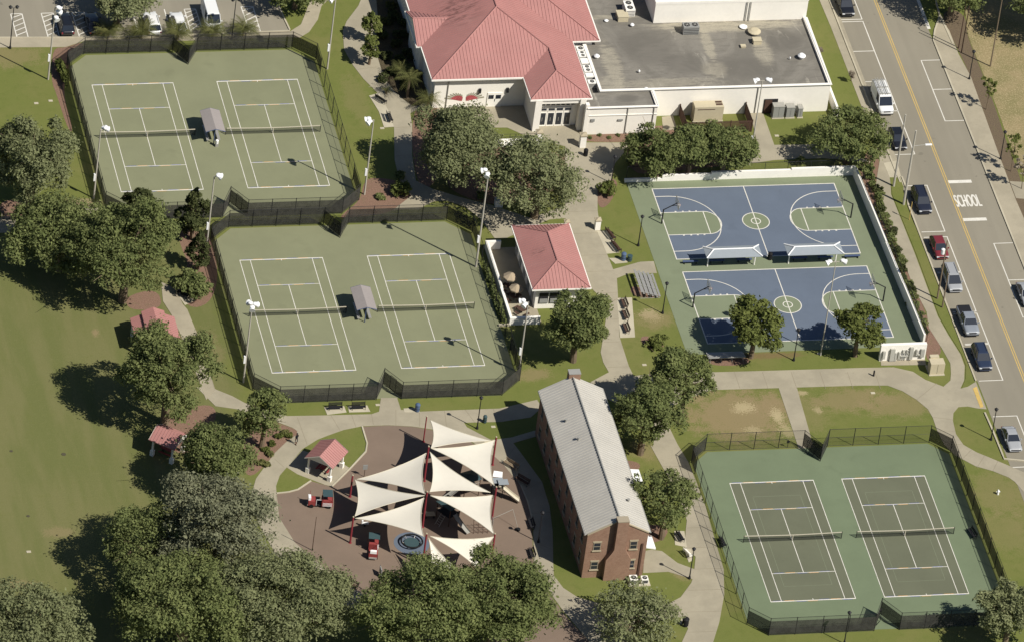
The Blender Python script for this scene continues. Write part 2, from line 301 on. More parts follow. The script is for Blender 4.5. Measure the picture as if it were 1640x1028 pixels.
# ---------------------------------------------------------------- mesh helpers
class MB:
    def __init__(s): s.v = []; s.f = []
    def add(s, vs, fs):
        n = len(s.v); s.v += [tuple(map(float, q)) for q in vs]; s.f += [tuple(n + i for i in f) for f in fs]; return s
    def box(s, x0, x1, y0, y1, z0, z1):
        return s.add([(x0, y0, z0), (x1, y0, z0), (x1, y1, z0), (x0, y1, z0), (x0, y0, z1), (x1, y0, z1), (x1, y1, z1), (x0, y1, z1)],
                     [(0, 3, 2, 1), (4, 5, 6, 7), (0, 1, 5, 4), (1, 2, 6, 5), (2, 3, 7, 6), (3, 0, 4, 7)])
    def obox(s, c, L, Wd, z0, z1, a):   # oriented box, length L along angle a
        ca, sa = math.cos(a), math.sin(a); P = []
        for z in (z0, z1):
            for u, v in ((-L / 2, -Wd / 2), (L / 2, -Wd / 2), (L / 2, Wd / 2), (-L / 2, Wd / 2)):
                P.append((c[0] + u * ca - v * sa, c[1] + u * sa + v * ca, z))
        return s.add(P, [(0, 3, 2, 1), (4, 5, 6, 7), (0, 1, 5, 4), (1, 2, 6, 5), (2, 3, 7, 6), (3, 0, 4, 7)])
    def prism(s, pts, z0, z1):
        n = len(pts); a = sum(pts[i][0] * pts[(i + 1) % n][1] - pts[(i + 1) % n][0] * pts[i][1] for i in range(n))
        if a < 0: pts = pts[::-1]
        vs = [(p[0], p[1], z0) for p in pts] + [(p[0], p[1], z1) for p in pts]
        return s.add(vs, [tuple(range(n - 1, -1, -1)), tuple(range(n, 2 * n))] + [(i, (i + 1) % n, n + (i + 1) % n, n + i) for i in range(n)])
    def tube(s, a, b, r, r2=None, n=6, caps=True):
        a, b = Vector(a), Vector(b); r2 = r if r2 is None else r2; d = (b - a).normalized()
        u = d.cross(Vector((0, 0, 1)) if abs(d.z) < 0.95 else Vector((1, 0, 0))).normalized(); w = d.cross(u); vs = []
        for c, rr in ((a, r), (b, r2)):
            for i in range(n):
                t = 2 * math.pi * i / n; vs.append(c + u * (rr * math.cos(t)) + w * (rr * math.sin(t)))
        fs = [(i, (i + 1) % n, n + (i + 1) % n, n + i) for i in range(n)]
        if caps: fs += [tuple(range(n - 1, -1, -1)), tuple(range(n, 2 * n))]
        return s.add(vs, fs)
    def path(s, pts, r, n=6):
        for a, b in zip(pts[:-1], pts[1:]): s.tube(a, b, r, r, n)
        return s
    def lathe(s, c, prof, n=12):   # prof: (radius, z)
        vs = []; m = len(prof)
        for r, z in prof:
            for i in range(n):
                t = 2 * math.pi * i / n; vs.append((c[0] + r * math.cos(t), c[1] + r * math.sin(t), c[2] + z))
        fs = [(k * n + i, k * n + (i + 1) % n, (k + 1) * n + (i + 1) % n, (k + 1) * n + i) for k in range(m - 1) for i in range(n)]
        return s.add(vs, fs + [tuple(range(n - 1, -1, -1)), tuple(range((m - 1) * n, m * n))])
    def slab(s, P, th):   # polygon in space with a thickness downwards
        n = len(P); vs = list(P) + [(p[0], p[1], p[2] - th) for p in P]
        return s.add(vs, [tuple(range(n)), tuple(range(2 * n - 1, n - 1, -1))] + [(i, n + i, n + (i + 1) % n, (i + 1) % n) for i in range(n)])
    def build(s, name, mat, parent=None, smooth=False, origin=None):
        V = s.v
        if parent is not None: o0 = Vector(parent.get('_o', (0, 0, 0)))
        elif origin is not None: o0 = Vector(origin)
        else:
            xs = [p[0] for p in V]; ys = [p[1] for p in V]; zs = [p[2] for p in V]
            o0 = Vector(((min(xs) + max(xs)) / 2, (min(ys) + max(ys)) / 2, min(zs)))
        me = bpy.data.meshes.new(name); me.from_pydata([(p[0] - o0.x, p[1] - o0.y, p[2] - o0.z) for p in V], [], s.f)
        mm = MT[mat] if isinstance(mat, str) else mat
        me.materials.append(mm); me.validate(); me.update()
        if smooth:
            for p in me.polygons: p.use_smooth = True
        o = bpy.data.objects.new(name, me); COL.objects.link(o)
        if parent is not None: o.parent = parent; o['_o'] = tuple(parent.get('_o', (0, 0, 0)))
        else: o.location = o0; o['_o'] = tuple(o0)
        return o
def tag(o, label, cat, group=None, kind=None):
    if label: o['label'] = label
    if cat: o['category'] = cat
    if group: o['group'] = group
    if kind: o['kind'] = kind
    return o
def struct(o): o['kind'] = 'structure'; return o
def thing(name, label, cat, at=(0, 0, 0), group=None, world=True, rz=0.0):
    """Empty at the thing's base; world=True: its parts are written in world coordinates."""
    o = bpy.data.objects.new(name, None); COL.objects.link(o); o.empty_display_size = 0.3
    o.location = at; o.rotation_euler = (0, 0, rz)
    o['_o'] = tuple(float(q) for q in at) if world else (0.0, 0.0, 0.0)
    return tag(o, label, cat, group)
def copy_thing(r, at, rz, label, group=None):
    def cp(o, par):
        c = o.copy(); COL.objects.link(c)
        if par is not None: c.parent = par
        for ch in KIDS.get(o.name, []): cp(ch, c)
        return c
    KIDS = {}
    for o in list(COL.objects):
        if o.parent is not None: KIDS.setdefault(o.parent.name, []).append(o)
    c = cp(r, None); c.location = at; c.rotation_euler = (0, 0, rz); c['label'] = label
    if group: c['group'] = group
    return c
def chaikin(P, it=2):
    for _ in range(it):
        Q = []
        for i in range(len(P)):
            a, b = P[i], P[(i + 1) % len(P)]
            Q += [(a[0] * .75 + b[0] * .25, a[1] * .75 + b[1] * .25), (a[0] * .25 + b[0] * .75, a[1] * .25 + b[1] * .75)]
        P = Q
    return P
def gpoly(name, px, z, mat, smooth=0, up=0.0):
    """ground sheet outlined in the photo's pixels"""
    P = [G2(*p) for p in px]
    if smooth: P = chaikin(P, smooth)
    m = MB().prism(P, -0.06 if not up else 0.0, z + up); return struct(m.build(name, mat))
def wrect(name, x0, x1, y0, y1, z, mat): return struct(MB().box(x0, x1, y0, y1, -0.06, z).build(name, mat))
def ribbon(m, P, w, z0, z1, closed=False):
    n = len(P); L = []; R = []
    for i in range(n):
        if closed: a, b = P[(i - 1) % n], P[(i + 1) % n]
        else: a, b = P[max(i - 1, 0)], P[min(i + 1, n - 1)]
        dx, dy = b[0] - a[0], b[1] - a[1]; l = math.hypot(dx, dy) or 1; nx, ny = -dy / l * w / 2, dx / l * w / 2
        L.append((P[i][0] + nx, P[i][1] + ny)); R.append((P[i][0] - nx, P[i][1] - ny))
    vs = [(*p, z0) for p in L] + [(*p, z0) for p in R] + [(*p, z1) for p in L] + [(*p, z1) for p in R]; fs = []
    for i in range(n if closed else n - 1):
        j = (i + 1) % n
        fs += [(2 * n + i, 3 * n + i, 3 * n + j, 2 * n + j), (i, 2 * n + i, 2 * n + j, j), (n + i, n + j, 3 * n + j, 3 * n + i)]
    if not closed: fs += [(0, n, 3 * n, 2 * n), (n - 1, 3 * n - 1, 4 * n - 1, 2 * n - 1)[::-1]]
    return m.add(vs, fs)

# ---------------------------------------------------------------- ground, roads, paths
struct(MB().add([(-1500, -1500, 0), (1500, -1500, 0), (1500, 1500, 0), (-1500, 1500, 0)], [(0, 1, 2, 3)]).build('ground', 'ground'))
LZ = [0.006]
def lay(z):
    LZ[0] = z; return z
BI = 0
for px, mt in (([(577, 322), (583, 290), (600, 284), (640, 290), (660, 305), (664, 313), (627, 340), (600, 345), (545, 352), (548, 343)], 'mulch'),
               ([(84, 77), (105, 77), (130, 68), (136, 73), (110, 98), (100, 150), (118, 210), (110, 212), (90, 150), (82, 130)], 'mulch'),
               ([(930, 216), (1045, 212), (1045, 227), (932, 229)], 'mulch'), ([(1483, 498), (1490, 525), (1510, 560), (1500, 574), (1483, 578), (1483, 548), (1470, 520)], 'mulch'),
               ([(1385, 240), (1405, 248), (1409, 262), (1404, 287), (1402, 303), (1385, 280)], 'mulch'),
               ([(1369, 262), (1385, 262), (1404, 305), (1427, 367), (1463, 458), (1486, 505), (1483, 548), (1479, 552)], 'mulch'),
               ([(994, 735), (1025, 740), (1025, 752), (1000, 752)], 'mulch'), ([(430, 672), (469, 685), (477, 690), (475, 697), (461, 706), (440, 726), (402, 768), (385, 745), (395, 690)], 'mulch'),
               ([(172, 20), (200, 12), (206, 35), (213, 60), (166, 62)], 'mulch2'), ([(657, 182), (690, 150), (712, 168), (712, 200), (700, 300), (665, 300)], 'mulch'),
               ([(700, 290), (790, 225), (850, 240), (930, 250), (930, 232), (905, 250), (905, 300), (830, 330), (760, 325)], 'mulch'),
               ([(1005, 205), (1100, 200), (1205, 215), (1200, 262), (1100, 272), (1003, 285)], 'mulch'),
               ([(290, 365), (330, 370), (344, 400), (350, 450), (335, 488), (300, 495), (280, 450), (305, 430), (285, 385)], 'mulch'),
               ([(1505, 22), (1530, 15), (1548, 30), (1548, 55), (1566, 100), (1592, 165), (1614, 235), (1640, 300), (1660, 400), (1622, 330), (1604, 260), (1556, 125), (1528, 68)], 'mulch2'),
               ([(200, 475), (250, 462), (262, 490), (235, 497), (205, 495)], 'mulch'), ([(250, 690), (285, 658), (335, 645), (350, 662), (330, 700), (290, 735)], 'mulch'),
               ([(1130, 573), (1200, 570), (1200, 584), (1140, 586)], 'mulch'), ([(0, 320), (45, 322), (40, 350), (0, 348)], 'mulch'), ([(570, 15), (600, 20), (604, 95), (630, 140), (655, 175), (640, 185), (590, 100)], 'mulch'),
               ([(955, 290), (985, 285), (990, 300), (975, 330), (957, 335)], 'mulch'), ([(1008, 455), (1055, 470), (1058, 478), (1012, 476)], 'mulch'), ([(1005, 840), (1075, 840), (1060, 870), (1008, 866)], 'mulch'), ([(1024, 535), (1068, 545), (1060, 560), (1030, 555)], 'mulch')):
    gpoly('mulch_bed' if mt == 'mulch' else 'leaf_litter', px, lay(.007 + .003 * (BI % 4)), mt, 2); BI += 1
gpoly('dry_grass', [(1548, 30), (1548, 52), (1566, 98), (1594, 165), (1618, 235), (1646, 292), (1760, 470), (1860, 300), (1800, -120), (1560, -120), (1540, -20)], lay(.02), 'dry', 2)
# road
struct(MB().box(58.75, 70.95, -160, 160, -0.05, lay(.014)).build('road', 'asphalt')); RZ = LZ[0] + 0.004
# car park
gpoly('car_park', [(-200, 61), (134, 61), (300, 57), (464, 50), (441, -2), (425, -60), (-200, -60)], lay(.018), 'asphalt'); PZ = LZ[0] + 0.004
# sports slabs
def chamf(x0, x1, y0, y1, c, notN=None, notS=None, o=0.0):
    x0 -= o; x1 += o; y0 -= o; y1 += o
    P = [(x0, y1 - c), (x0 + c, y1)]
    if notN: P += [(notN - 1.55, y1), (notN + .1, y1 - 3.0), (notN + 1.75, y1)]
    P += [(x1 - c, y1), (x1, y1 - c), (x1, y0 + c), (x1 - c, y0)]
    if notS: P += [(notS + 1.75, y0), (notS - .1, y0 + 3.0), (notS - 1.55, y0)]
    return P + [(x0 + c, y0), (x0, y0 + c)]
ENC = {'A': (-49.0, -15.5, 24.3, 60.8, 2.8, -32.85, -32.5), 'C': (-36.3, -1.8, -15.1, 21.6, 2.9, -19.4, -19.4), 'E': (17.5, 51.3, -65.0, -28.5, 2.3, 34.0, 34.7)}
CZ = {}
for k, e in ENC.items():
    m = MB().prism(chamf(*e[:5]), -0.06, lay(.024)); struct(m.build('tennis_court', 'court_green' if k == 'E' else 'court_olive')); CZ[k] = LZ[0]
struct(MB().prism([(21.45, 28.9), (52.6, 28.9), (53.2, -8.2), (21.6, -8.4)], -0.06, lay(.024)).build('basketball_slab', 'bb_green')); BZ = LZ[0]
# lines
def lines(name, segs, z, w, mat='white', z0=None):
    m = MB()
    for a, b, *r in segs:
        d = math.atan2(b[1] - a[1], b[0] - a[0]); L = math.hypot(b[0] - a[0], b[1] - a[1]); ww = r[0] if r else w
        c = ((a[0] + b[0]) / 2, (a[1] + b[1]) / 2); ca, sa = math.cos(d), math.sin(d)
        P = [(c[0] + u * ca - v * sa, c[1] + u * sa + v * ca, z) for u, v in ((-L / 2, -ww / 2), (L / 2, -ww / 2), (L / 2, ww / 2), (-L / 2, ww / 2))]
        m.add(P, [(0, 1, 2, 3)])
    return struct(m.build(name, mat))
COURTS = {'A1': (-46.48, 30.24), 'A2': (-29.53, 30.24), 'C1': (-33.38, -9.07), 'C2': (-16.42, -9.07), 'E1': (21.33, -58.8), 'E2': (36.07, -58.8)}
for k, (x, y) in COURTS.items():
    z = CZ[k[0]]; X1, Y1 = x + 10.97, y + 23.77; a, b = x + 1.37, X1 - 1.37; m = y + 11.885; w = .09
    if k[0] == 'E': struct(MB().box(x - .05, X1 + .05, y - .05, Y1 + .05, -0.06, z + .004).build('court_surface', 'court_inner'))
    # rings of lines are cut so that no two strips lie over one another
    H = w / 2
    S_ = [((x - H, y), (X1 + H, y), .16), ((x - H, Y1), (X1 + H, Y1), .16), ((x, y + .08), (x, Y1 - .08)), ((X1, y + .08), (X1, Y1 - .08)), ((a, y + .08), (a, Y1 - .08)), ((b, y + .08), (b, Y1 - .08)),
          ((a + H, m - 6.4), (b - H, m - 6.4)), ((a + H, m + 6.4), (b - H, m + 6.4)), ((x + 5.485, m - 6.4 + H), (x + 5.485, m + 6.4 - H)), ((x + 5.485, y + .08), (x + 5.485, y + .35)), ((x + 5.485, Y1 - .35), (x + 5.485, Y1 - .08))]
    lines('tennis_lines', S_, z + .009, w)
    for cm, sh in (('fringe_blue', 0), ('fringe_orange', 1)):  # added strips imitate camera colour fringing; the courts have no such paint
        sg = []
        for yy, xa, xb in ((y, x, X1), (Y1, x, X1), (m - 6.4, a, b), (m + 6.4, a, b)):
            u = xa + .3 + sh * 1.5; q = 1
            while u < xb - 1.2: sg.append(((u, yy + q * (.115 if yy in (y, Y1) else .09)), (u + 1.25, yy + q * (.115 if yy in (y, Y1) else .09)))); u += 3.0; q = -q
        lines('color_fringe_segments', sg, z + .0075 + sh * .0004, .09, cm)
    if k[0] == 'E': lines('training_lines', [((a + 1, m - 9), (b - 1, m - 9)), ((a + 1, m + 9), (b - 1, m + 9)), ((a + 1.0, m - 8.9), (a + 1.0, m + 8.9)), ((b - 1.0, m - 8.9), (b - 1.0, m + 8.9))], z + .0065, .06, 'faint')
# basketball courts
def arc(cx, cy, r, a0, a1, n=24): return [(cx + r * math.cos(math.radians(a0 + (a1 - a0) * i / n)), cy + r * math.sin(math.radians(a0 + (a1 - a0) * i / n))) for i in range(n + 1)]
for (x0, x1, y0, y1) in ((24.6, 49.6, 11.84, 27.25), (24.8, 49.8, -6.25, 9.05)):
    z = BZ; cy = (y0 + y1) / 2; cx = (x0 + x1) / 2
    struct(MB().box(x0, x1, y0, y1, -0.06, z + .004).build('basketball_court', 'bb_blue'))
    mk = MB(); w = .12
    m = MB().prism(arc(cx, cy, 1.8, 0, 345, 23), 0, z + .008)
    for s, xe in ((1, x0), (-1, x1)):
        P = [(xe + s * .06, cy - 2.44), (xe + s * 5.8, cy - 2.44)] + [(xe + s * (5.8 + 1.95 * math.sin(t)), cy - 2.44 * math.cos(t)) for t in np.linspace(.1, math.pi - .1, 14)] + [(xe + s * 5.8, cy + 2.44), (xe + s * .06, cy + 2.44)]
        m.prism(P, 0, z + .008)
        ribbon(mk, P, w, z + .009, z + .013); ribbon(mk, [(xe + s * 5.8, cy - 2.38), (xe + s * 5.8, cy + 2.38)], w, z + .009, z + .0125)
        hx = xe + s * 1.6
        A = [(xe + s * .06, cy - 6.0), (hx, cy - 6.0)] + [(hx + s * 6.0 * math.sin(t), cy - 6.0 * math.cos(t)) for t in np.linspace(.08, math.pi - .08, 26)] + [(hx, cy + 6.0), (xe + s * .06, cy + 6.0)]
        ribbon(mk, A, w, z + .009, z + .0135)
        for q in (-2.6, 2.6):
            for d in (2.1, 3.1, 4.0, 4.9): mk.box(xe + s * d - .12, xe + s * d + .12, cy + q - .09, cy + q + .09, z + .0005, z + .0145)
    struct(m.build('basketball_key', 'bb_green'))
    ribbon(mk, arc(cx, cy, 1.8, 0, 348, 30), w, z + .009, z + .013, True); ribbon(mk, arc(cx, cy, .62, 0, 345, 20), w, z + .009, z + .013, True)
    ribbon(mk, [(cx, y0 + .07), (cx, y1 - .07)], w, z + .009, z + .0115)
    for a, b in (((x0 - .06, y0), (x1 + .06, y0)), ((x0 - .06, y1), (x1 + .06, y1)), ((x0, y0 + .07), (x0, y1 - .07)), ((x1, y0 + .07), (x1, y1 - .07))): ribbon(mk, [a, b], .13, z + .009, z + .0145)
    struct(mk.build('basketball_lines', 'white'))
# playground surface
PLAY = [(580, 683), (622, 681), (660, 683), (690, 688), (745, 702), (792, 731), (806, 743), (834, 778), (845, 804), (852, 829), (853.5, 895), (868, 935), (905, 985), (945, 1028), (975, 1075), (700, 1075), (640, 1010), (582, 951), (545, 930),
        (500, 893), (472, 868), (447, 828), (443, 790), (462, 788), (477, 784), (498, 770), (531, 779.5), (561, 750), (584, 725), (588, 710)]
# footpaths (pixels)
PATHS = [
 [(340, 620), (347, 624), (372, 634), (392, 645), (440, 660), (460, 666), (517, 665), (595, 663), (607, 659), (610, 637), (636, 637), (642, 656), (672, 659), (745, 656), (800, 654), (860, 640), (868, 652), (850, 668), (803, 675), (743, 676.5), (748, 684), (786, 704), (798, 703),
  (820, 700), (857, 689), (860, 698), (822, 709), (832, 722), (868, 771), (880, 810), (885, 850), (886, 902), (887, 921), (902, 941), (925, 956), (960, 966), (980, 971), (1030, 975), (1067, 968), (1090, 956), (1107, 933), (1109, 927), (1070, 915), (1030, 917), (1032, 882), (1042, 880), (1060, 882), (1085, 901), (1112, 911), (1114, 891), (1097, 878),
  (1098, 850), (1100, 833), (1090, 800), (1060, 746), (1046, 721), (1030, 690), (1000, 650), (975, 640), (945, 612), (975, 596), (966, 580), (962, 564), (966, 540), (972, 500), (955, 470), (942, 457), (910, 357), (905, 350), (880, 352), (810, 382), (792, 382), (770, 352), (745, 332), (715, 322), (695, 323), (680, 330), (672, 336), (640, 336), (627, 339),
  (659, 314), (655, 310), (640, 290), (632, 257), (631, 204), (615, 205), (607, 180), (591, 154), (605, 150), (582, 127), (565, 105), (551, 80), (549, 50), (555, 35), (574, 10), (582, -10), (585, -60), (690, -60), (690, 100), (700, 150), (690, 165), (657, 182), (660, 200), (660, 250), (666, 290), (692, 303), (735, 316),
  (790, 330), (850, 350), (905, 330), (905, 300), (905, 235), (850, 222), (812, 205), (700, 205), (700, 165), (928, 165), (930, 229), (1008, 229), (1010, 232), (985, 262), (978, 290), (957, 300), (957, 338), (961, 364), (972, 407), (982, 432), (1025, 420), (1047, 419), (1052, 438), (1008, 438), (988, 446), (990, 480), (992, 539), (1007, 586), (1015, 602), (1050, 598), (1142, 596), (1230, 593.5),
  (1380, 589), (1431, 588), (1462, 595), (1482, 608), (1511, 619), (1522, 609), (1523, 598), (1522, 582), (1508.5, 558), (1487.5, 525), (1484, 500), (1463, 460), (1427, 367), (1402, 307), (1404, 287), (1409, 257), (1400, 215), (1380, 172), (1362, 125), (1331, 45), (1312, 0), (1295, -60), (1315, -60), (1335, 0), (1360, 66), (1391, 145), (1418, 212),
  (1437, 257), (1426, 282), (1427, 312), (1465, 407), (1502, 507), (1519, 537), (1538, 567), (1545, 586), (1544, 609), (1538, 622), (1550, 619), (1563, 611), (1580, 655), (1564, 653.5), (1549.5, 650.5), (1535, 651.5), (1527, 661), (1526, 673), (1531, 695), (1543, 712), (1564, 724), (1584, 732), (1617, 746), (1660, 765), (1660, 800), (1640, 788), (1625, 771), (1615, 764),
  (1590, 754), (1562, 746), (1530, 729), (1512, 712), (1500, 687), (1494, 669), (1486, 655), (1468, 640), (1445, 626), (1421, 617), (1380, 617), (1276, 620), (1296, 690), (1303, 716), (1279, 718), (1270, 690), (1247, 621), (1230, 621.5), (1142, 624), (1095, 640), (1060, 660), (1085, 711), (1102, 739), (1115, 771), (1130, 811), (1147, 871), (1159, 911), (1160, 951), (1152, 996), (1142, 1028), (1125, 1075),
  (1070, 1075), (1092, 1028), (1102, 1006), (1092, 988), (1065, 991), (1030, 1000), (1000, 1040), (1000, 1075), (975, 1075), (945, 1028), (902, 978), (877, 943), (855, 901), (854, 846), (845, 804), (834, 778), (806, 743), (792, 731), (745, 700), (690, 687), (660, 682.5), (622, 680.5), (580, 682), (551, 688), (524, 697.6), (508, 704), (484, 719), (461, 746), (448, 761), (442, 778), (443, 790), (447, 828),
  (472, 868), (500, 893), (545, 930), (582, 951), (575, 985), (530, 965), (482, 928), (440, 885), (415, 840), (400, 800), (410, 766), (440, 725), (461, 705), (475, 696), (476, 690), (469, 685), (440, 674), (400, 668), (380, 655), (345, 650), (315, 620)]]
gpoly('playground_surface', PLAY, lay(.028), 'rubber')
gpoly('grass', [(580, 683), (588, 710), (586, 723), (561, 750), (547, 765), (531, 757), (520, 765), (498, 770), (477, 784), (462, 788), (443, 790), (442, 778), (448, 761), (461, 746), (484, 719), (508, 704), (524, 697.6), (551, 688)], lay(.032), 'ground')
gpoly('footpath', PATHS[0], lay(.036), 'concrete'); PATHZ = LZ[0]
gpoly('grass', [(1032, 645), (1010, 650), (1030, 690), (1045, 720), (1048, 700), (1040, 665)], lay(.042), 'ground', 1)
for px, mt in (([(-40, 61), (134, 61), (464, 50), (465, 51), (482, 40), (490, 20), (497, 0), (505, -60), (540, -60), (527, 0), (515, 10), (509, 32), (495, 52), (480, 61), (462, 60), (300, 66), (136, 66), (105, 76), (-40, 77)], 'walk'),
               ([(459, 748), (484, 721), (530, 735), (549, 742), (561, 750), (533, 779), (520, 776), (476, 759)], 'concrete'),
               ([(-30, 348), (26, 351), (27, 362), (40, 360), (24, 373), (-30, 374)], 'concrete'), ([(110, 330), (158, 331), (155, 343), (130, 345), (60, 362), (40, 352)], 'concrete'),
               ([(258, 452), (282, 463), (293, 488), (300, 496), (320, 545), (345, 625), (330, 640), (300, 560), (275, 505), (261, 483)], 'concrete2'), ([(276, 460), (288, 457), (312, 482), (296, 489)], 'kerb'),
               ([(591, 154), (607, 150), (622, 178), (631, 204), (615, 205), (607, 180)], 'kerb'),
               ([(519, 652), (551, 650), (555, 660), (524, 664)], 'kerb'), ([(557, 650), (588, 649), (593, 659), (559, 660)], 'kerb'), ([(646, 654), (672, 652), (672, 660), (648, 660)], 'kerb'),
               ([(956, 371), (975, 370), (992, 405), (972, 407)], 'kerb'), ([(988, 478), (1012, 477), (1017, 540), (993, 541)], 'kerb'), ([(975, 414), (1003, 414), (1005, 421), (985, 423)], 'kerb'),
               ([(1080, 850), (1096, 850), (1100, 876), (1081, 872)], 'kerb'), ([(1094, 876), (1107, 880), (1109, 897), (1103, 900)], 'kerb'), ([(1092, 988), (1101, 992), (1101, 1004), (1088, 998)], 'kerb'),
               ([(1199, 168), (1217, 168), (1240, 233), (1320, 232), (1400, 262), (1320, 254), (1240, 257), (1192, 264), (1186, 246), (1214, 238)], 'concrete'),
               ([(1617, 291), (1700, 296), (1700, 325), (1627, 318)], 'concrete'), ([(1060, 188), (1078, 186), (1084, 208), (1062, 210)], 'concrete'),
               ([(1410, 574), (1481, 573), (1483, 584), (1411, 585)], 'concrete2'),
               ([(1415, 262), (1436, 258), (1447, 298), (1432, 302), (1427, 290)], 'kerb')):
    gpoly('footpath', px, lay(.042 + .004 * (BI % 2)), mt); BI += 1
gpoly('grass', [(1425, 285), (1441, 285), (1447, 300), (1446, 332), (1475, 377), (1515, 482), (1560, 609), (1551, 617), (1540, 622), (1546, 607), (1547, 585), (1540, 567), (1521, 537), (1504, 507), (1467, 407), (1429, 313)], lay(.052), 'ground')
gpoly('shade_toned_bed', [(600, -30), (606, 40), (602, 70), (606, 100), (622, 138), (655, 168), (668, 172), (692, 160), (700, 130), (672, 80), (660, 30), (650, -30)], lay(.056), 'shade_bed', 1)  # bed coloured dark to stand in for an unseen building part's shadow
# pavilion patio
struct(MB().box(-0.2, 3.8, -0.6, 15.6, 0, lay(.056)).build('patio', 'concrete2'))
# right-hand pavement, raised behind its kerb
WK = [(71.1, 62.5), (71.3, 70), (73.6, 64), (74.0, 46), (73.6, 20), (73.4, -160), (71.1, -160)]
P = [G2(1497.6, 49), G2(1504.6, 29), G2(1520, 50), G2(1535, 88), G2(1555, 125), G2(1600, 250), G2(1627, 322), G2(1640, 352), (73.9, -160), (71.15, -160), (71.15, 58.5)]
struct(MB().prism(P, 0, .12).build('pavement', 'walk'))
KB = MB(); ribbon(KB, [(71.02, -160), (71.04, 58.8), G2(1497, 50), G2(1505, 26), G2(1500, 8), G2(1488, -60)], .22, 0, .15)
ribbon(KB, [(58.62, 160), (58.66, 47.5)], .2, 0, .15); ribbon(KB, [(58.64, 47.4), (58.64, 30.5), (58.7, 27)], .2, 0, .12); ribbon(KB, [G2(1444, 284), G2(1452, 304), (58.6, 22), (58.55, -16)], .22, 0, .15)
ribbon(KB, [G2(1577, 661), G2(1590, 690), (58.3, -31.2), G2(1608, 735), G2(1640, 738), G2(1700, 745)], .22, 0, .15)
ribbon(KB, [G2(441, -60), G2(441, 0), G2(453, 26), G2(464, 49)], .22, 0, .15); ribbon(KB, [G2(-60, 61.2), G2(134, 61.2), G2(300, 57.2), G2(464, 50.2)], .18, 0, .12)
ribbon(KB, [G2(x_, y_) for x_, y_ in ((1505, 26), (1512, 40), (1526, 71))], .3, 0, .18)
ribbon(KB, [G2(*q) for q in ((580, 683), (588, 710), (586, 723), (561, 750), (531, 779.5))], .2, 0, .13); ribbon(KB, [G2(*q) for q in ((443, 790), (462, 788), (477, 784), (498, 770))], .2, 0, .13)
ribbon(KB, [G2(*q) for q in ((834, 777), (845, 803), (852, 829))], .15, 0, .12)
struct(KB.build('kerb', 'kerb'))
RM = MB()
for x0, x1 in ((64.88, 65.0), (65.17, 65.29)): RM.box(x0, x1, -160, 160, 0, RZ)
struct(RM.build('road_markings', 'yellow'))
RM = MB(); LW = .13
def seg(a, b, w=LW, z=None): ribbon(RM, [a, b], w, 0, z or RZ)
for (xa, ys) in ((62.2, [(69, 64.2), (63.7, 56.8, 49.8), (43, 33.2), (26.2, 16.0), (14.8, 7.2), (7.0, -1.4), (-1.8, -8.2), (-8.4, -16.0), (-23.5, -34)]),):
    for g in ys:
        seg((xa, g[0] + .06), (xa, g[-1] - .06))
        for q in g: seg((59.0 if True else 0, q), (xa - .07, q), .13, RZ + .0004)
seg((62.2, 49.7), (62.2, 43), .13)
for ys in ((54.3, 47.6, 40.4), (13.0, 5.0, -3)):
    seg((68.2, ys[0] + .06), (68.2, ys[-1] - .06))
    for q in ys: seg((68.27, q), (70.85, q), .13, RZ + .0004)
seg(G2(1470, 0), G2(1488, 47), .45); seg(G2(1463, -20), G2(1484, 18), .12, RZ + .0003) if False else None
for a, b in (((1518, 292), (1556, 291)), ((1542, 352.5), (1580, 351))):
    p, q = G2(*a), G2(*b); RM.box(p[0], q[0], p[1] - .32, p[1] + .32, 0, RZ)
p = G2(1480, 27); RM.box(p[0] + .3, 70.7, p[1] - .08, p[1] + .08, 0, RZ)
# car park bays
def hatch(a, b, c, d, n=5, zz=None):   # quad tl,tr,br,bl in pixels
    A, B, Cc, D = [G2(*q) for q in (a, b, c, d)]; zz = zz or PZ
    for p, q, w_ in ((A, D, .14), (B, Cc, .14), (A, B, .14)): ribbon(RM, [p, q], w_, 0, zz)
    for i in range(n):
        t = (i + .9) / (n + .25); p = (A[0] + (D[0] - A[0]) * t, A[1] + (D[1] - A[1]) * t); t2 = max(t - .17, 0.03)
        q = (B[0] + (Cc[0] - B[0]) * t2, B[1] + (Cc[1] - B[1]) * t2); ribbon(RM, [p, q], .14, 0, zz + .0005)
hatch((17, 23), (35, 22.5), (45, 60), (27, 60)); hatch((66, 22), (85, 21.5), (95, 59), (77, 60)); hatch((115, 21), (134, 20.5), (145, 58), (127, 59)); hatch((295, 15.5), (313, 15), (323, 45), (306, 52)); hatch((386, 11.5), (405, 11), (417, 51), (400, 52))
for a, b in (((263, 15.5), (268, 33)), ((343, 13), (357, 50)), ((213, 22), (222, 55))): ribbon(RM, [G2(*a), G2(*b)], .14, 0, PZ)
struct(RM.build('road_markings', 'white'))
m = MB()
for a in ((1497, 260, 4),): pass
struct(MB().prism([G2(1558, 622), G2(1564, 619), G2(1575, 651), G2(1570, 653)], 0, lay(.056)).build('tactile_strip', 'yellow'))
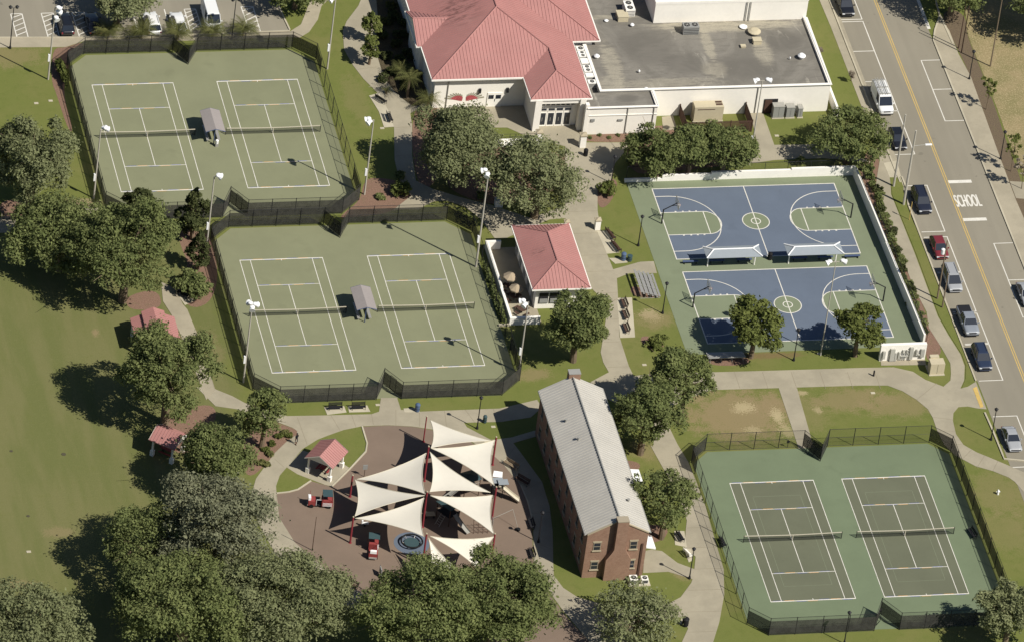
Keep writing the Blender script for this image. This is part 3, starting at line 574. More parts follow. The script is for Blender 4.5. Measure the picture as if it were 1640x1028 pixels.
def text_mesh(name, s, x0, y0, w, h, z, mat):
    cu = bpy.data.curves.new(name, 'FONT'); cu.body = s; cu.extrude = 0.0; cu.align_x = 'LEFT'
    to = bpy.data.objects.new('tmp', cu); COL.objects.link(to); bpy.context.view_layer.update()
    me = bpy.data.meshes.new_from_object(to.evaluated_get(bpy.context.evaluated_depsgraph_get())); bpy.data.objects.remove(to)
    vs = [v.co for v in me.vertices]; xs = [v.x for v in vs]; ys = [v.y for v in vs]
    for v in me.vertices: v.co = ((v.co.x - min(xs)) if False else v.co.x, v.co.y, 0)
    mx, Mx, my, My = min(xs), max(xs), min(ys), max(ys)
    for v in me.vertices: v.co = ((v.co.x - mx) / (Mx - mx) * w, (v.co.y - my) / (My - my) * h, 0)
    me.materials.clear(); me.materials.append(MT[mat]); o = bpy.data.objects.new(name, me); COL.objects.link(o); o.location = (x0, y0, z); return o
a = G2(1533.5, 332); b = G2(1573.5, 331); c = G2(1529.5, 313)
o = text_mesh('road_lettering', 'SCHOOL', a[0], a[1], b[0] - a[0], c[1] - a[1], RZ, 'white'); struct(o)
for i in range(1): pass
me = o.data
# thicken the strokes by a second outline pass
for dx in (.05, -.05):
    o2 = o.copy(); COL.objects.link(o2); o2.location = (a[0] + dx, a[1], RZ + .0006 + dx * .004)
# slab joints in the paths
JM = MB(); JT = []
for x in (1142, 1185, 1230, 1276, 1322, 1366, 1410): JT.append(((x, 622), (x - 9, 595.5)))
for y, xa, xb in ((300, 905, 956), (340, 906, 956), (375, 914, 959), (410, 928, 972), (436, 936, 983), (470, 956, 989), (512, 971, 991), (548, 967, 994), (588, 973, 1006), (300, 632, 664), (250, 634, 659), (205, 632, 659)): JT.append(((xa, y), (xb, y - (xb - xa) * .03)))
for y, xa, xb in ((747, 1061, 1105), (780, 1076, 1117), (812, 1094, 1129), (845, 1100, 1139), (877, 1099, 1148), (911, 1113, 1158), (945, 1102, 1159), (980, 1096, 1155), (1012, 1101, 1147)): JT.append(((xa, y), (xb, y - (xb - xa) * .03)))
JT += [((476, 668), (492, 712)), ((530, 665), (545, 690)), ((563, 664), (570, 684)), ((595, 663), (598, 680)), ((634, 656), (634, 681)), ((672, 660), (672, 683)), ((712, 658), (716, 690)), ((745, 656), (760, 676)), ((790, 655), (797, 674)), ((440, 735), (455, 748)), ((405, 790), (442, 785)), ((825, 715), (808, 738)), ((868, 771), (838, 786)),
       ((882, 820), (850, 822)), ((886, 880), (855, 868)), ((925, 956), (886, 955)), ((955, 965), (925, 1003)), ((1500, 614), (1468, 640)), ((1494, 668), (1527, 672)), ((1500, 690), (1529, 690)), ((1513, 713), (1541, 711)), ((1540, 736), (1556, 720)), ((1565, 748), (1577, 729)), ((1590, 754), (1598, 738)), ((555, 60), (577, 60)), ((556, 85), (583, 85)), ((572, 112), (604, 108)), ((590, 140), (622, 135))]
for a, b in JT: ribbon(JM, [G2(*a), G2(*b)], .06, 0, PATHZ + .003)
struct(JM.build('slab_joints', 'joint'))
# small drain covers on the field
for (px, py, r) in ((18, 722, .22), (102, 727, .3), (45, 826, .22)):
    if r > .1: g = G(px, py); struct(MB().lathe((g[0], g[1], 0), [(r, -.05), (r, .03), (r * .85, .035)], 14).build('drain_cover', 'cover_iron'))
for (px, py) in ((58, 166), (81, 162), (605, 648), (1032, 584), (790, 683), (1244, 218), (46, 883), (1398, 629), (612, 206), (1312, 566)):
    g = G(px, py); struct(MB().box(g[0] - .28, g[0] + .28, g[1] - .2, g[1] + .2, -.02, .04).build('utility_cover', 'kerb'))
# ---------------------------------------------------------------- buildings
def ribs(m, poly, zf, axis, step=0.46, w=0.045, h=0.055, inset=0.02):
    """standing seams running along 'axis' (0 = x, 1 = y) clipped to a convex roof slope; zf(x, y) is the slope"""
    o = 1 - axis; lo = min(p[o] for p in poly); hi = max(p[o] for p in poly); c = lo + step / 2; n = len(poly)
    while c < hi:
        cr = []
        for i in range(n):
            a, b = poly[i], poly[(i + 1) % n]
            if (a[o] - c) * (b[o] - c) < 0:
                t = (c - a[o]) / (b[o] - a[o]); cr.append(a[axis] + t * (b[axis] - a[axis]))
        if len(cr) >= 2:
            s, e = min(cr) + inset, max(cr) - inset
            if e - s > 0.1:
                vs = []
                for u in (s, e):
                    for v, dz in ((c - w / 2, 0.0), (c + w / 2, 0.0), (c + w / 2, h), (c - w / 2, h)):
                        x, y = (u, v) if axis == 0 else (v, u); vs.append((x, y, zf(x, y) + dz - (0.02 if dz == 0 else 0)))
                m.add(vs, [(0, 1, 5, 4), (1, 2, 6, 5), (2, 3, 7, 6), (3, 0, 4, 7), (0, 3, 2, 1), (4, 5, 6, 7)])
        c += step
def slope(m, poly, zf, axis, th=0.12, **k):
    m.slab([(x, y, zf(x, y)) for x, y in poly], th); ribs(m, poly, zf, axis, **k)

# -- community centre with the red metal roof
cc = thing('community_center', 'large cream building under a faded red hipped roof with glass entrance wing', 'building', (8.3, 46.7, 0))
MB().box(-1.5, 18.0, 46.7, 90, 0, 5.15).box(-2.0, 1.0, 54.2, 61.2, 0, 5.15).box(17.99, 21.6, 54.4, 90, 0, 5.15).build('wall', 'wall_white', cc)
# entrance wing: two piers, side walls, recessed front
MB().box(11.0, 11.9, 40.75, 41.7, 0, 5.15).box(17.15, 17.95, 40.75, 41.7, 0, 5.15).box(11.05, 11.3, 41.7, 46.7, 0, 5.15).box(17.6, 17.9, 41.7, 46.7, 0, 5.15).box(11.9, 17.15, 41.0, 41.4, 4.35, 5.15).box(11.3, 17.6, 42.0, 42.25, 0, 5.15).build('wall', 'wall_white', cc)
z0, sl = 5.2, 0.4
R1 = MB()
sw = lambda x, y: z0 + sl * (x + 2.15); se_ = lambda x, y: z0 + sl * (18.7 - x); ss = lambda x, y: z0 + sl * (y - 46.05)
slope(R1, [(-2.15, 46.05), (8.28, 56.48), (8.28, 90), (-2.15, 90)], sw, 0); slope(R1, [(18.7, 46.05), (18.7, 90), (8.28, 90), (8.28, 56.48)], se_, 0)
slope(R1, [(-2.15, 46.05), (18.7, 46.05), (8.28, 56.48)], ss, 1)
ww = lambda x, y: z0 + sl * (x - 10.35); we = lambda x, y: z0 + sl * (18.62 - x); ws = lambda x, y: z0 + sl * (y - 40.94)
slope(R1, [(10.35, 40.94), (14.48, 45.07), (14.48, 50.15), (10.35, 46.0)], ww, 0); slope(R1, [(18.62, 40.94), (18.62, 46.0), (14.48, 50.15), (14.48, 45.07)], we, 0); slope(R1, [(10.35, 40.94), (18.62, 40.94), (14.48, 45.07)], ws, 1)
es = lambda x, y: z0 + 0.42 * (y - 53.9); ee = lambda x, y: z0 + 0.42 * (22.43 - x)
slope(R1, [(18.7, 53.9), (22.43, 53.9), (12.0, 64.33), (9.0, 64.33), (9.5, 62.5)], es, 1); slope(R1, [(22.43, 53.9), (22.43, 90), (12.0, 90), (12.0, 64.33)], ee, 0)
ns = lambda x, y: z0 + 0.42 * (y - 53.65); nn = lambda x, y: z0 + 0.42 * (61.75 - y)
slope(R1, [(-2.75, 53.65), (-2.1, 53.65), (2.15, 57.7), (-2.75, 57.7)], ns, 1); slope(R1, [(-2.75, 61.75), (-2.75, 57.7), (2.15, 57.7), (-2.1, 61.75)], nn, 1)
roof = R1.build('roof', 'red_roof', cc)
hc = MB()   # ridge and hip caps
def cap(m, a, b, r=0.09): m.tube((a[0], a[1], a[2] + .05), (b[0], b[1], b[2] + .05), r, r, 5)
A1 = (8.28, 56.48, 5.2 + .4 * 10.43); cap(hc, (-2.15, 46.05, 5.2), A1); cap(hc, (18.7, 46.05, 5.2), A1) if False else None
cap(hc, A1, (14.48, 50.2, 6.87)); cap(hc, A1, (8.28, 90, A1[2])); W1 = (14.48, 45.07, 6.85)
cap(hc, (10.35, 40.94, 5.2), W1); cap(hc, (18.62, 40.94, 5.2), W1); cap(hc, W1, (14.48, 50.15, 6.87)); cap(hc, (22.43, 53.9, 5.2), (12, 64.33, 9.58)); cap(hc, (-2.75, 57.7, 6.9), (2.15, 57.7, 6.9))
hc.build('ridge_cap', 'red_roof', cc)
fa = MB(); FP = [(-2.2, 90), (-2.2, 61.8), (-2.8, 61.8), (-2.8, 53.6), (-2.2, 53.6), (-2.2, 46.0), (10.3, 46.0), (10.3, 40.88), (18.68, 40.88), (18.68, 53.84), (22.5, 53.84), (22.5, 90)]
ribbon(fa, FP, .2, 4.96, 5.18); fa.build('gutter', 'trim_white', cc)
MB().add([(-2.65, 53.7, 5.15), (-2.65, 61.7, 5.15), (-2.65, 57.7, 6.82), (-2.5, 53.7, 5.15), (-2.5, 61.7, 5.15), (-2.5, 57.7, 6.82)], [(0, 2, 1), (3, 4, 5), (0, 1, 4, 3), (1, 2, 5, 4), (2, 0, 3, 5)]).build('gable', 'wall_white', cc)
# glazed entrance
for i in range(4):
    x = 11.98 + i * 1.12
    d = MB().box(x, x + 1.06, 41.86, 41.97, 0.05, 2.35).build('door', 'trim_white', cc); MB().box(x + .14, x + .92, 41.83, 41.855, .3, 2.2).build('door_glass', 'glass', d)
    MB().box(x + .44, x + .5, 41.79, 41.825, .9, 1.5).build('handle', 'galv', d)
    w_ = MB().box(x, x + 1.06, 41.86, 41.97, 2.5, 3.1).build('transom_window', 'trim_white', cc); MB().box(x + .1, x + .96, 41.835, 41.857, 2.62, 2.98).build('pane', 'glass', w_)
for i in range(7):
    x = 12.05 + i * .68
    w_ = MB().box(x, x + .64, 41.86, 41.97, 3.35, 3.85).build('clerestory_window', 'trim_white', cc); MB().box(x + .08, x + .56, 41.835, 41.857, 3.47, 3.73).build('pane', 'glass', w_)
# plain doors, lamps and the painted wings on the wall under the eaves
d = MB().box(5.9, 7.9, 46.6, 46.695, 0, 2.3).build('door', 'trim_white', cc)
for x in (6.05, 7.05): MB().box(x, x + .7, 46.56, 46.595, 1.35, 1.95).build('door_glass', 'glass', d)
MB().box(6.92, 6.98, 46.55, 46.6, .9, 1.3).build('handle', 'dark', d)
for x in (4.75, 8.55): MB().box(x - .16, x + .16, 46.45, 46.69, 2.35, 3.05).build('wall_lamp', 'dark', cc)
for s in (-1, 1):
    MT['wing_red'] = MT.get('wing_red') or mottled('wing_red_paint', S(190, 92, 96), .2, 2, 8); MT['wing_grey'] = MT.get('wing_grey') or mottled('wing_grey_paint', S(170, 164, 142), .2, 2, 8)
    w1 = MB(); w2 = MB(); cx = 2.75
    for i in range(8):
        a0 = math.radians(14 + i * 10); L = 2.5 - .2 * i
        def pt(r, a, off=0): return (cx + s * (.25 + r * math.cos(a)), 46.68 - off, 1.0 + r * math.sin(a))
        w2.add([pt(L * .45, a0), pt(L, a0 - .06), pt(L * 1.02, a0 + .04), pt(L * .5, a0 + .16)] if s > 0 else [pt(L * .45, a0), pt(L * .5, a0 + .16), pt(L * 1.02, a0 + .04), pt(L, a0 - .06)], [(0, 1, 2, 3)])
        w1.add([pt(.05, a0, .006), pt(L * .7, a0, .006), pt(L * .62, a0 + .17, .006)] if s > 0 else [pt(.05, a0, .006), pt(L * .62, a0 + .17, .006), pt(L * .7, a0, .006)], [(0, 1, 2)])
    w2.build('painted_wing', 'wing_grey', cc); w1.build('painted_wing', 'wing_red', cc)
for x in (0.35,): MB().tube((x, 46.6, 0.1), (x, 46.6, 4.9), .06).build('downpipe', 'galv', cc)
for y in (48, 50.5, 53, 56, 59, 63, 66):
    w_ = MB().box(-2.07 if 54 < y < 61 else -1.57, -1.5 if not 54 < y < 61 else -2.0, y - .55, y + .55, 1.3, 3.1).build('window', 'trim_white', cc)
# narrow flat roof strip with condensers east of the wing
g_ = thing('gymnasium', 'long white flat-roofed hall with stained grey roof and taller rear block', 'building', (36, 43.4, 0))
def parapet(m, x0, x1, y0, y1, zt, t=.3):
    m.box(x0, x1, y0, y0 + t, 0, zt).box(x0, x1, y1 - t, y1, 0, zt).box(x0, x0 + t, y0 + t, y1 - t, 0, zt).box(x1 - t, x1, y0 + t, y1 - t, 0, zt)
m = MB(); parapet(m, 20.4, 52.35, 43.45, 88, 4.5); m.build('wall', 'wall_white', g_)
m = MB(); m.box(17.9, 27.6, 39.75, 40.0, 0, 4.42).box(27.35, 27.6, 40.0, 43.44, 0, 4.42).box(17.7, 18.2, 39.7, 40.4, 0, 4.9); m.build('wall', 'wall_white', g_)
MB().box(18.0, 27.35, 40.0, 43.44, 3.7, 4.15).build('roof', 'flat_roof', g_); MB().box(18.0, 20.4, 43.45, 54.3, 3.0, 3.6).build('roof', 'flat_roof', g_)
MB().box(20.7, 52.05, 43.75, 88, 3.6, 4.12).build('roof', 'flat_roof', g_)
MB().box(31.1, 52.45, 58.95, 88, 4.13, 7.2).build('upper_block', 'wall_white', g_); m = MB(); parapet(m, 31.05, 52.5, 58.9, 88, 7.6, .3)
m.v = [(a, b, max(c, 7.2)) for a, b, c in m.v]; m.build('parapet', 'trim_white', g_)
m = MB(); ribbon(m, [(20.4, 54), (20.4, 43.42), (52.38, 43.42), (52.38, 58.8)], .42, 4.5, 4.57); ribbon(m, [(17.9, 39.7), (27.65, 39.7), (27.65, 43.2)], .34, 4.42, 4.48); m.box(18.2, 27.62, 39.66, 39.745, 3.1, 3.2); m.build('coping', 'trim_white', g_)
for x, y in ((23.5, 39.68), (27.1, 39.68), (42.3, 43.38), (43.9, 58.8), (44.4, 58.8)): MB().tube((x, y, 4.2 if y > 50 else .1), (x, y, 7.3 if y > 50 else 4.3), .07).build('downpipe', 'galv', g_)
d = MB().box(43.4, 45.3, 43.36, 43.44, 0, 2.3).build('door_recess', 'dark', g_); MB().box(43.5, 44.5, 43.3, 43.355, .05, 2.2).build('door', 'brown', d)
MB().box(18.6, 19.1, 39.6, 39.74, 2.2, 2.6).box(22.3, 23.0, 39.6, 39.74, 2.2, 2.45).build('wall_sign', 'grey_metal', g_)
# low walls
t = MB().box(53.2, 53.5, 41.5, 47.5, 0, 1.6).box(52.4, 53.5, 41.2, 41.5, 0, .5).build('low_wall', 'trim_white'); tag(t, 'short white wing wall standing off the right-hand corner of the flat-roofed hall', 'wall')
def condenser(label, at, fans=1, w=1.0, l=1.0, h=.9, mat='grey_metal', group=None, rz=0):
    t = thing('condenser_unit', label, 'air conditioner', at, group, False, rz)
    MB().box(-w / 2, w / 2, -l / 2, l / 2, 0.05, h).build('cabinet', mat, t)
    for s in (-1, 1):
        m = MB()
        for k in range(4): m.box(-w / 2 + .06, w / 2 - .06, s * l / 2 - (.012 if s < 0 else 0), s * l / 2 + (.012 if s > 0 else 0), .15 + k * (h - .25) / 4, .24 + k * (h - .25) / 4)
        m.build('louvre', 'dark', t)
    for i in range(fans):
        y = 0 if fans == 1 else (-l / 4 + i * l / 2); x = 0
        if l <= w and fans > 1: x, y = (-w / 4 + i * w / 2), 0
        r = min(w / (1 if l > w or fans == 1 else fans), l / (fans if l > w else 1)) * .38
        f = MB().lathe((x, y, h), [(r, -.02), (r, .03), (r * .9, .035)], 14).build('fan', 'dark', t); q = MB().lathe((x, y, h + .036), [(r * .3, 0), (r * .28, .03)], 8)
        for k in range(6):
            a = k * math.pi / 3; q.obox((x + r * .5 * math.cos(a), y + r * .5 * math.sin(a)), r, .04, h + .036, h + .05, a)
        q.build('fan_grille', 'galv', f)
    return t
for i, (y, l, fn) in enumerate(((53.2, .9, 1), (51.9, 1.3, 2), (50.3, 1.2, 0), (48.6, 1.5, 2), (47.1, .9, 0), (45.6, .8, 1))):
    condenser('rooftop condenser %s beside the hall parapet' % ['nearest the red eave corner', 'second from the top', 'third from the top with blank lid', 'fourth from the top with two fans', 'fifth from the top with blank lid', 'nearest the entrance wing'][i], (19.75, y, 3.6), fn, 1.15, l, .9, 'trim_white', 'condensers in the roof gap')
condenser('grey two-fan rooftop unit in front of the tall block on the flat roof', (35.7, 56.6, 4.12), 2, 2.2, 1.2, 1.3); condenser('white two-fan rooftop unit in the shadow left of the tall block', (28.2, 61.6, 4.12), 2, 1.3, 2.2, 1.2, 'trim_white')
for x, y, r, h, lab in ((43.3, 57.3, .55, .35, 'low round roof vent below the wall pipes of the tall block'), (44.5, 55.9, .9, .7, 'biggest tan mushroom vent on the flat roof'), (49.75, 49.9, .55, .8, 'white domed vent near the right edge of the flat roof'), (26.7, 47.7, .16, .5, 'small pipe vent in the middle left of the flat roof'),
                        (21.6, 51.3, .4, .6, 'white vent cap just inside the left parapet of the hall'), (28.0, 58.3, .3, .5, 'short vent beside the corner of the tall block shadow'), (26.9, 43.9, .3, .3, 'small white vent by the front parapet'), (48.1, 49.7, .1, .5, 'thin vent pipe left of the white domed vent'),
                        (24.7, 59.6, .3, .3, 'white vent cap left of the roof unit shadow')):
    t = thing('roof_vent', lab, 'roof vent', (x, y, 4.12), None, False); MB().lathe((0, 0, 0), [(r * .6, 0), (r * .6, h * .6)], 12).build('pipe', 'galv', t); MB().lathe((0, 0, h * .55), [(r, 0), (r, h * .15), (r * .5, h * .45)], 14).build('cap', 'cream_box' if r > .8 else 'lamp_white', t)
for x, y, w, l, h, lab in ((44.4, 53.8, 1.1, .9, .6, 'square tan roof box in front of the mushroom vent'), (42.3, 52.9, .6, .5, .25, 'small white hatch left of the square roof box'), (27.0, 60.2, 1.4, 1.6, .8, 'pale duct box in front of the white rooftop unit')):
    t = MB().box(x - w / 2, x + w / 2, y - l / 2, y + l / 2, 4.12, 4.12 + h).box(x - w / 2 - .06, x + w / 2 + .06, y - l / 2 - .06, y + l / 2 + .06, 4.12 + h, 4.16 + h).build('roof_box', 'cream_box'); tag(t, lab, 'roof box')
# generator yard
t = thing('generator_cabinet', 'big cream generator housing with louvred lid against the white hall wall', 'generator', (35.4, 42.5, 0))
MB().box(33.4, 37.4, 41.7, 43.2, .2, 2.5).build('cabinet', 'cream_box', t); MB().box(33.3, 37.5, 41.6, 43.25, 0, .19).build('base', 'kerb', t)
MB().box(36.4, 37.3, 42.1, 42.5, 2.505, 2.53).build('lid_louvre', 'brown', t); MB().box(36.4, 37.3, 42.65, 43.05, 2.505, 2.53).build('lid_louvre', 'brown', t); MB().box(33.8, 36.2, 41.66, 41.695, 2.1, 2.18).build('trim', 'brown', t)
t = thing('yard_fence', 'dark brown slatted fence around the generator beside the hall', 'fence', (36, 41, 0)); m = MB()
for a, b in (((31.8, 43.4), (31.8, 39.3)), ((31.8, 39.3), (40.9, 39.3)), ((40.9, 39.3), (40.9, 43.4))):
    L = math.hypot(b[0] - a[0], b[1] - a[1]); n = int(L / .14)
    for i in range(n):
        u = (i + .5) / n; m.obox((a[0] + (b[0] - a[0]) * u, a[1] + (b[1] - a[1]) * u), .1, .03, .05, 1.9, math.atan2(b[1] - a[1], b[0] - a[0]))
m.build('slats', 'brown', t); m = MB()
for z in (.3, 1.7): m.path([(31.8, 43.4, z), (31.8, 39.3, z), (40.9, 39.3, z), (40.9, 43.4, z)], .04, 5)
m.build('rail', 'brown', t)
for x, y in ((31.8, 43.3), (31.8, 39.3), (34.9, 39.3), (37.9, 39.3), (40.9, 39.3), (40.9, 43.3)): MB().box(x - .06, x + .06, y - .06, y + .06, 0, 2.0).build('post', 'brown', t)
for x, w, h, lab in ((44.95, 1.5, 1.9, 'tallest grey metal cabinet beside the hall door'), (46.6, 1.1, 1.7, 'middle grey metal cabinet on the hall lawn'), (48.0, .6, 1.5, 'narrow grey metal cabinet nearest the street')):
    x += .3; t = thing('utility_cabinet', lab, 'cabinet', (x, 42.6, 0), None, False); MB().box(-w / 2, w / 2, -.5, .5, .1, h).build('cabinet', 'grey_metal', t); MB().box(-w / 2 - .04, w / 2 + .04, -.54, .54, h, h + .05).build('lid', 'galv', t); MB().box(-w / 2 - .1, w / 2 + .1, -.65, .65, 0, .09).build('base', 'kerb', t)
    MB().box(-.01, .01, -.515, -.501, .2, h - .1).build('door_seam', 'dark', t)

# -- two-storey brick house with grey roof
bh = thing('brick_house', 'two-storey red brick building under a long pale grey gabled metal roof', 'building', (2, -38, 0))
X0, X1, Y0, Y1, E_, Rz = -1.75, 6.05, -52.55, -23.5, 6.95, 9.0; XM = (X0 + X1) / 2
m = MB(); m.add([(X0, Y0, 0), (X1, Y0, 0), (X1, Y0, E_), (XM, Y0, Rz - .1), (X0, Y0, E_), (X0, Y1, 0), (X1, Y1, 0), (X1, Y1, E_), (XM, Y1, Rz - .1), (X0, Y1, E_)],
                [(0, 1, 2, 3, 4), (9, 8, 7, 6, 5), (0, 4, 9, 5), (1, 6, 7, 2), (2, 7, 8, 3), (4, 3, 8, 9)]); m.build('wall', 'brick', bh)
m = MB(); k = (Rz - E_) / (XM - X0); a = X0 - .28; b = X1 + .28
zl = lambda x, y: E_ + k * (x - X0) + .06; zr = lambda x, y: E_ + k * (X1 - x) + .06
slope(m, [(a, Y0 + .12), (XM, Y0 + .12), (XM, Y1 + .25), (a, Y1 + .25)], zl, 0, .1, step=.5, w=.07, h=.09); slope(m, [(XM, Y0 + .12), (b, Y0 + .12), (b, Y1 + .25), (XM, Y1 + .25)], zr, 0, .1, step=.5, w=.07, h=.09)
rf = m.build('roof', 'grey_roof', bh); m = MB(); m.tube((XM, Y0 + .1, Rz + .1), (XM, Y1 + .25, Rz + .1), .13, .13, 6); m.build('ridge_cap', 'galv', bh)
m = MB(); m.tube((a - .05, Y0 + .1, zl(a, 0) - .06), (a - .05, Y1 + .2, zl(a, 0) - .06), .08); m.tube((b + .05, Y0 + .1, zl(a, 0) - .06), (b + .05, Y1 + .2, zl(a, 0) - .06), .08); m.build('gutter', 'galv', bh)
m = MB()   # south gable coping
for s, xe in ((-1, X0 - .05), (1, X1 + .05)): m.slab([(xe, Y0 - .1, E_ + .05), (XM, Y0 - .1, Rz + .1), (XM, Y0 + .11, Rz + .1), (xe, Y0 + .11, E_ + .05)] if s < 0 else [(XM, Y0 - .1, Rz + .1), (xe, Y0 - .1, E_ + .05), (xe, Y0 + .11, E_ + .05), (XM, Y0 + .11, Rz + .1)], .14)
m.build('coping', 'stone', bh)
# chimneys: south one widens downwards in two shoulders
def chimney(xc, y0, y1, prof, zt):
    m = MB(); P = [(xc - w, z) for w, z in prof] + [(xc + w, z) for w, z in prof[::-1]]; n = len(P)
    m.add([(x, y0, z) for x, z in P] + [(x, y1, z) for x, z in P], [tuple(range(n))[::-1], tuple(range(n, 2 * n))] + [(i, (i + 1) % n, n + (i + 1) % n, n + i) for i in range(n)])
    c = m.build('chimney', 'brick', bh); w = prof[-1][0]
    MB().box(xc - w - .03, xc + w + .03, y0 - .03, y1 + .03, zt, zt + .1).build('cap', 'galv' if zt > 9.5 else 'stone_dark', c)
chimney(2.45, Y0 - .75, Y0 + .35, [(1.6, 0), (1.6, 3.3), (1.35, 3.7), (1.0, 4.3), (.72, 4.9), (.72, 9.3)], 9.3)
chimney(2.35, Y1 - .2, Y1 + .8, [(1.5, 0), (1.5, 3.3), (.75, 4.7), (.75, 9.6)], 9.6)
MB().box(5.35, 5.6, Y0 - .12, Y0 - .001, 0, 5.2).build('downpipe', 'brown', bh)
def win(par, x, y, z, w, h, face):   # face 's' (looks -y), 'w' (looks -x), 'e'
    def bx(m, u0, u1, z0, z1, d0, d1):
        if face == 's': m.box(x + u0, x + u1, y - d1, y - d0, z0, z1)
        elif face == 'w': m.box(x - d1, x - d0, y + u0, y + u1, z0, z1)
        else: m.box(x + d0, x + d1, y + u0, y + u1, z0, z1)
        return m
    m = MB(); t = .07
    for u0, u1, a0, a1 in ((-w / 2, w / 2, z - h / 2, z - h / 2 + t), (-w / 2, w / 2, z + h / 2 - t, z + h / 2), (-w / 2, -w / 2 + t, z - h / 2 + t, z + h / 2 - t), (w / 2 - t, w / 2, z - h / 2 + t, z + h / 2 - t), (-w / 2 + t, w / 2 - t, z - .025, z + .025)): bx(m, u0, u1, a0, a1, .002, .06)
    f = m.build('window', 'stone_dark', par); bx(MB(), -w / 2 + t, w / 2 - t, z - h / 2 + t, z + h / 2 - t, .001, .03).build('pane', 'glass', f)
    bx(MB(), -w / 2 - .12, w / 2 + .12, z - h / 2 - .14, z - h / 2 - .002, .002, .14).build('sill', 'stone', f); bx(MB(), -w / 2 - .1, w / 2 + .1, z + h / 2 + .002, z + h / 2 + .2, .002, .05).build('lintel', 'stone', f)
for x in (-.35, 4.35):
    for z in (1.95, 5.0): win(bh, x, Y0, z, .95, 1.25, 's')
for i in range(9):
    for z in (1.9, 5.0): win(bh, X0, -50.4 + i * 3.1, z, 1.0, 1.5, 'w')
for i in range(8):
    for z in (1.9, 5.0): win(bh, X1, -49 + i * 3.2, z, 1.0, 1.4, 'e')
for y, w, q in ((-49.6, 2.5, 1.8), (-36.4, 2.7, 3.0)): MB().add([(X1 + .01, y - w / 2, 3.25), (X1 + q, y - w / 2, 2.9), (X1 + q, y + w / 2, 2.9), (X1 + .01, y + w / 2, 3.25), (X1 + .01, y - w / 2, 3.1), (X1 + q, y - w / 2, 2.7), (X1 + q, y + w / 2, 2.7), (X1 + .01, y + w / 2, 3.1)],
         [(0, 1, 2, 3), (7, 6, 5, 4), (0, 4, 5, 1), (1, 5, 6, 2), (2, 6, 7, 3), (3, 7, 4, 0)]).build('awning', 'lamp_white', bh)
for (x, y) in ((-.2, -31.0), (.5, -35.2), (4.4, -47.5)): MB().lathe((x, y, zl(x, y) if x < XM else zr(x, y)), [(.14, -.1), (.14, .35), (.2, .36), (.2, .42)], 8).build('roof_vent', 'galv', bh)
for x, lab, s in ((4.55, 'larger of the two pale condenser units at the foot of the brick gable', 1.0), (6.0, 'smaller of the two pale condenser units at the foot of the brick gable', .85)):
    condenser(lab, (x, -54.0, .1), 1, s, s, s * .85, 'trim_white')
t = MB().box(3.9, 6.7, -54.7, -53.3, 0, .1).build('condenser_pad', 'kerb'); tag(t, 'thin concrete pad carrying both condensers behind the brick gable', 'pad')

# -- small red hipped roof pavilion (kiosk) with walled patio
pv = thing('kiosk_building', 'small square-cornered building under a faded red hipped roof beside the walled patio', 'building', (6.5, 8.8, 0))
MB().box(3.4, 9.7, 2.4, 14.6, 0, 3.95).build('wall', 'wall_white', pv); m = MB(); q = .43
pw = lambda x, y: 4.0 + q * (x - 2.6); pe = lambda x, y: 4.0 + q * (10.28 - x); ps = lambda x, y: 4.0 + q * (y - 1.29); pn = lambda x, y: 4.0 + q * (15.09 - y)
slope(m, [(2.6, 1.29), (6.44, 5.13), (6.44, 11.25), (2.6, 15.09)], pw, 0, step=.45); slope(m, [(10.28, 1.29), (10.28, 15.09), (6.44, 11.25), (6.44, 5.13)], pe, 0, step=.45)
slope(m, [(2.6, 1.29), (10.28, 1.29), (6.44, 5.13)], ps, 1, step=.45); slope(m, [(10.28, 15.09), (2.6, 15.09), (6.44, 11.25)], pn, 1, step=.45); m.build('roof', 'red_roof', pv)
m = MB(); z_ = 4.0 + q * 3.84
for a, b in (((2.6, 1.29, 4.0), (6.44, 5.13, z_)), ((10.28, 1.29, 4.0), (6.44, 5.13, z_)), ((2.6, 15.09, 4.0), (6.44, 11.25, z_)), ((10.28, 15.09, 4.0), (6.44, 11.25, z_)), ((6.44, 5.13, z_), (6.44, 11.25, z_))): cap(m, a, b, .08)
m.build('ridge_cap', 'red_roof', pv); m = MB(); ribbon(m, [(2.55, 1.24), (10.33, 1.24), (10.33, 15.14), (2.55, 15.14)], .16, 3.78, 3.97, True); m.build('gutter', 'trim_white', pv)
for x in (4.5, 5.9, 7.3): w_ = MB().box(x - .6, x + .6, 2.3, 2.398, .9, 2.5).build('serving_window', 'dark', pv); MB().box(x - .52, x + .52, 2.25, 2.295, 1.0, 1.65).build('shutter', 'grey_metal', w_)
for y in (4, 6.5, 9, 11.5, 14): MB().box(3.3, 3.398, y - .5, y + .5, .1, 2.3).build('door', 'grey_metal', pv)
t = MB().box(-.55, -.2, 5.6, 15.6, 0, 1.3).box(-.2, 1.5, 15.25, 15.6, 0, 1.3).box(-.55, -.2, -.9, 5.59, 0, 1.15).box(-.2, 3.5, -.9, -.55, 0, 1.15).box(-.45, -.25, 5.7, 15.4, 1.3, 1.36).build('patio_wall', 'trim_white'); tag(t, 'low white wall enclosing the kiosk patio', 'wall')
t = MB().box(-2.0, -.56, -1.15, -.9, 0, .35).build('low_wall', 'kerb'); tag(t, 'knee-high pale kerb wall at the foot of the hedge strip beside the patio', 'wall')
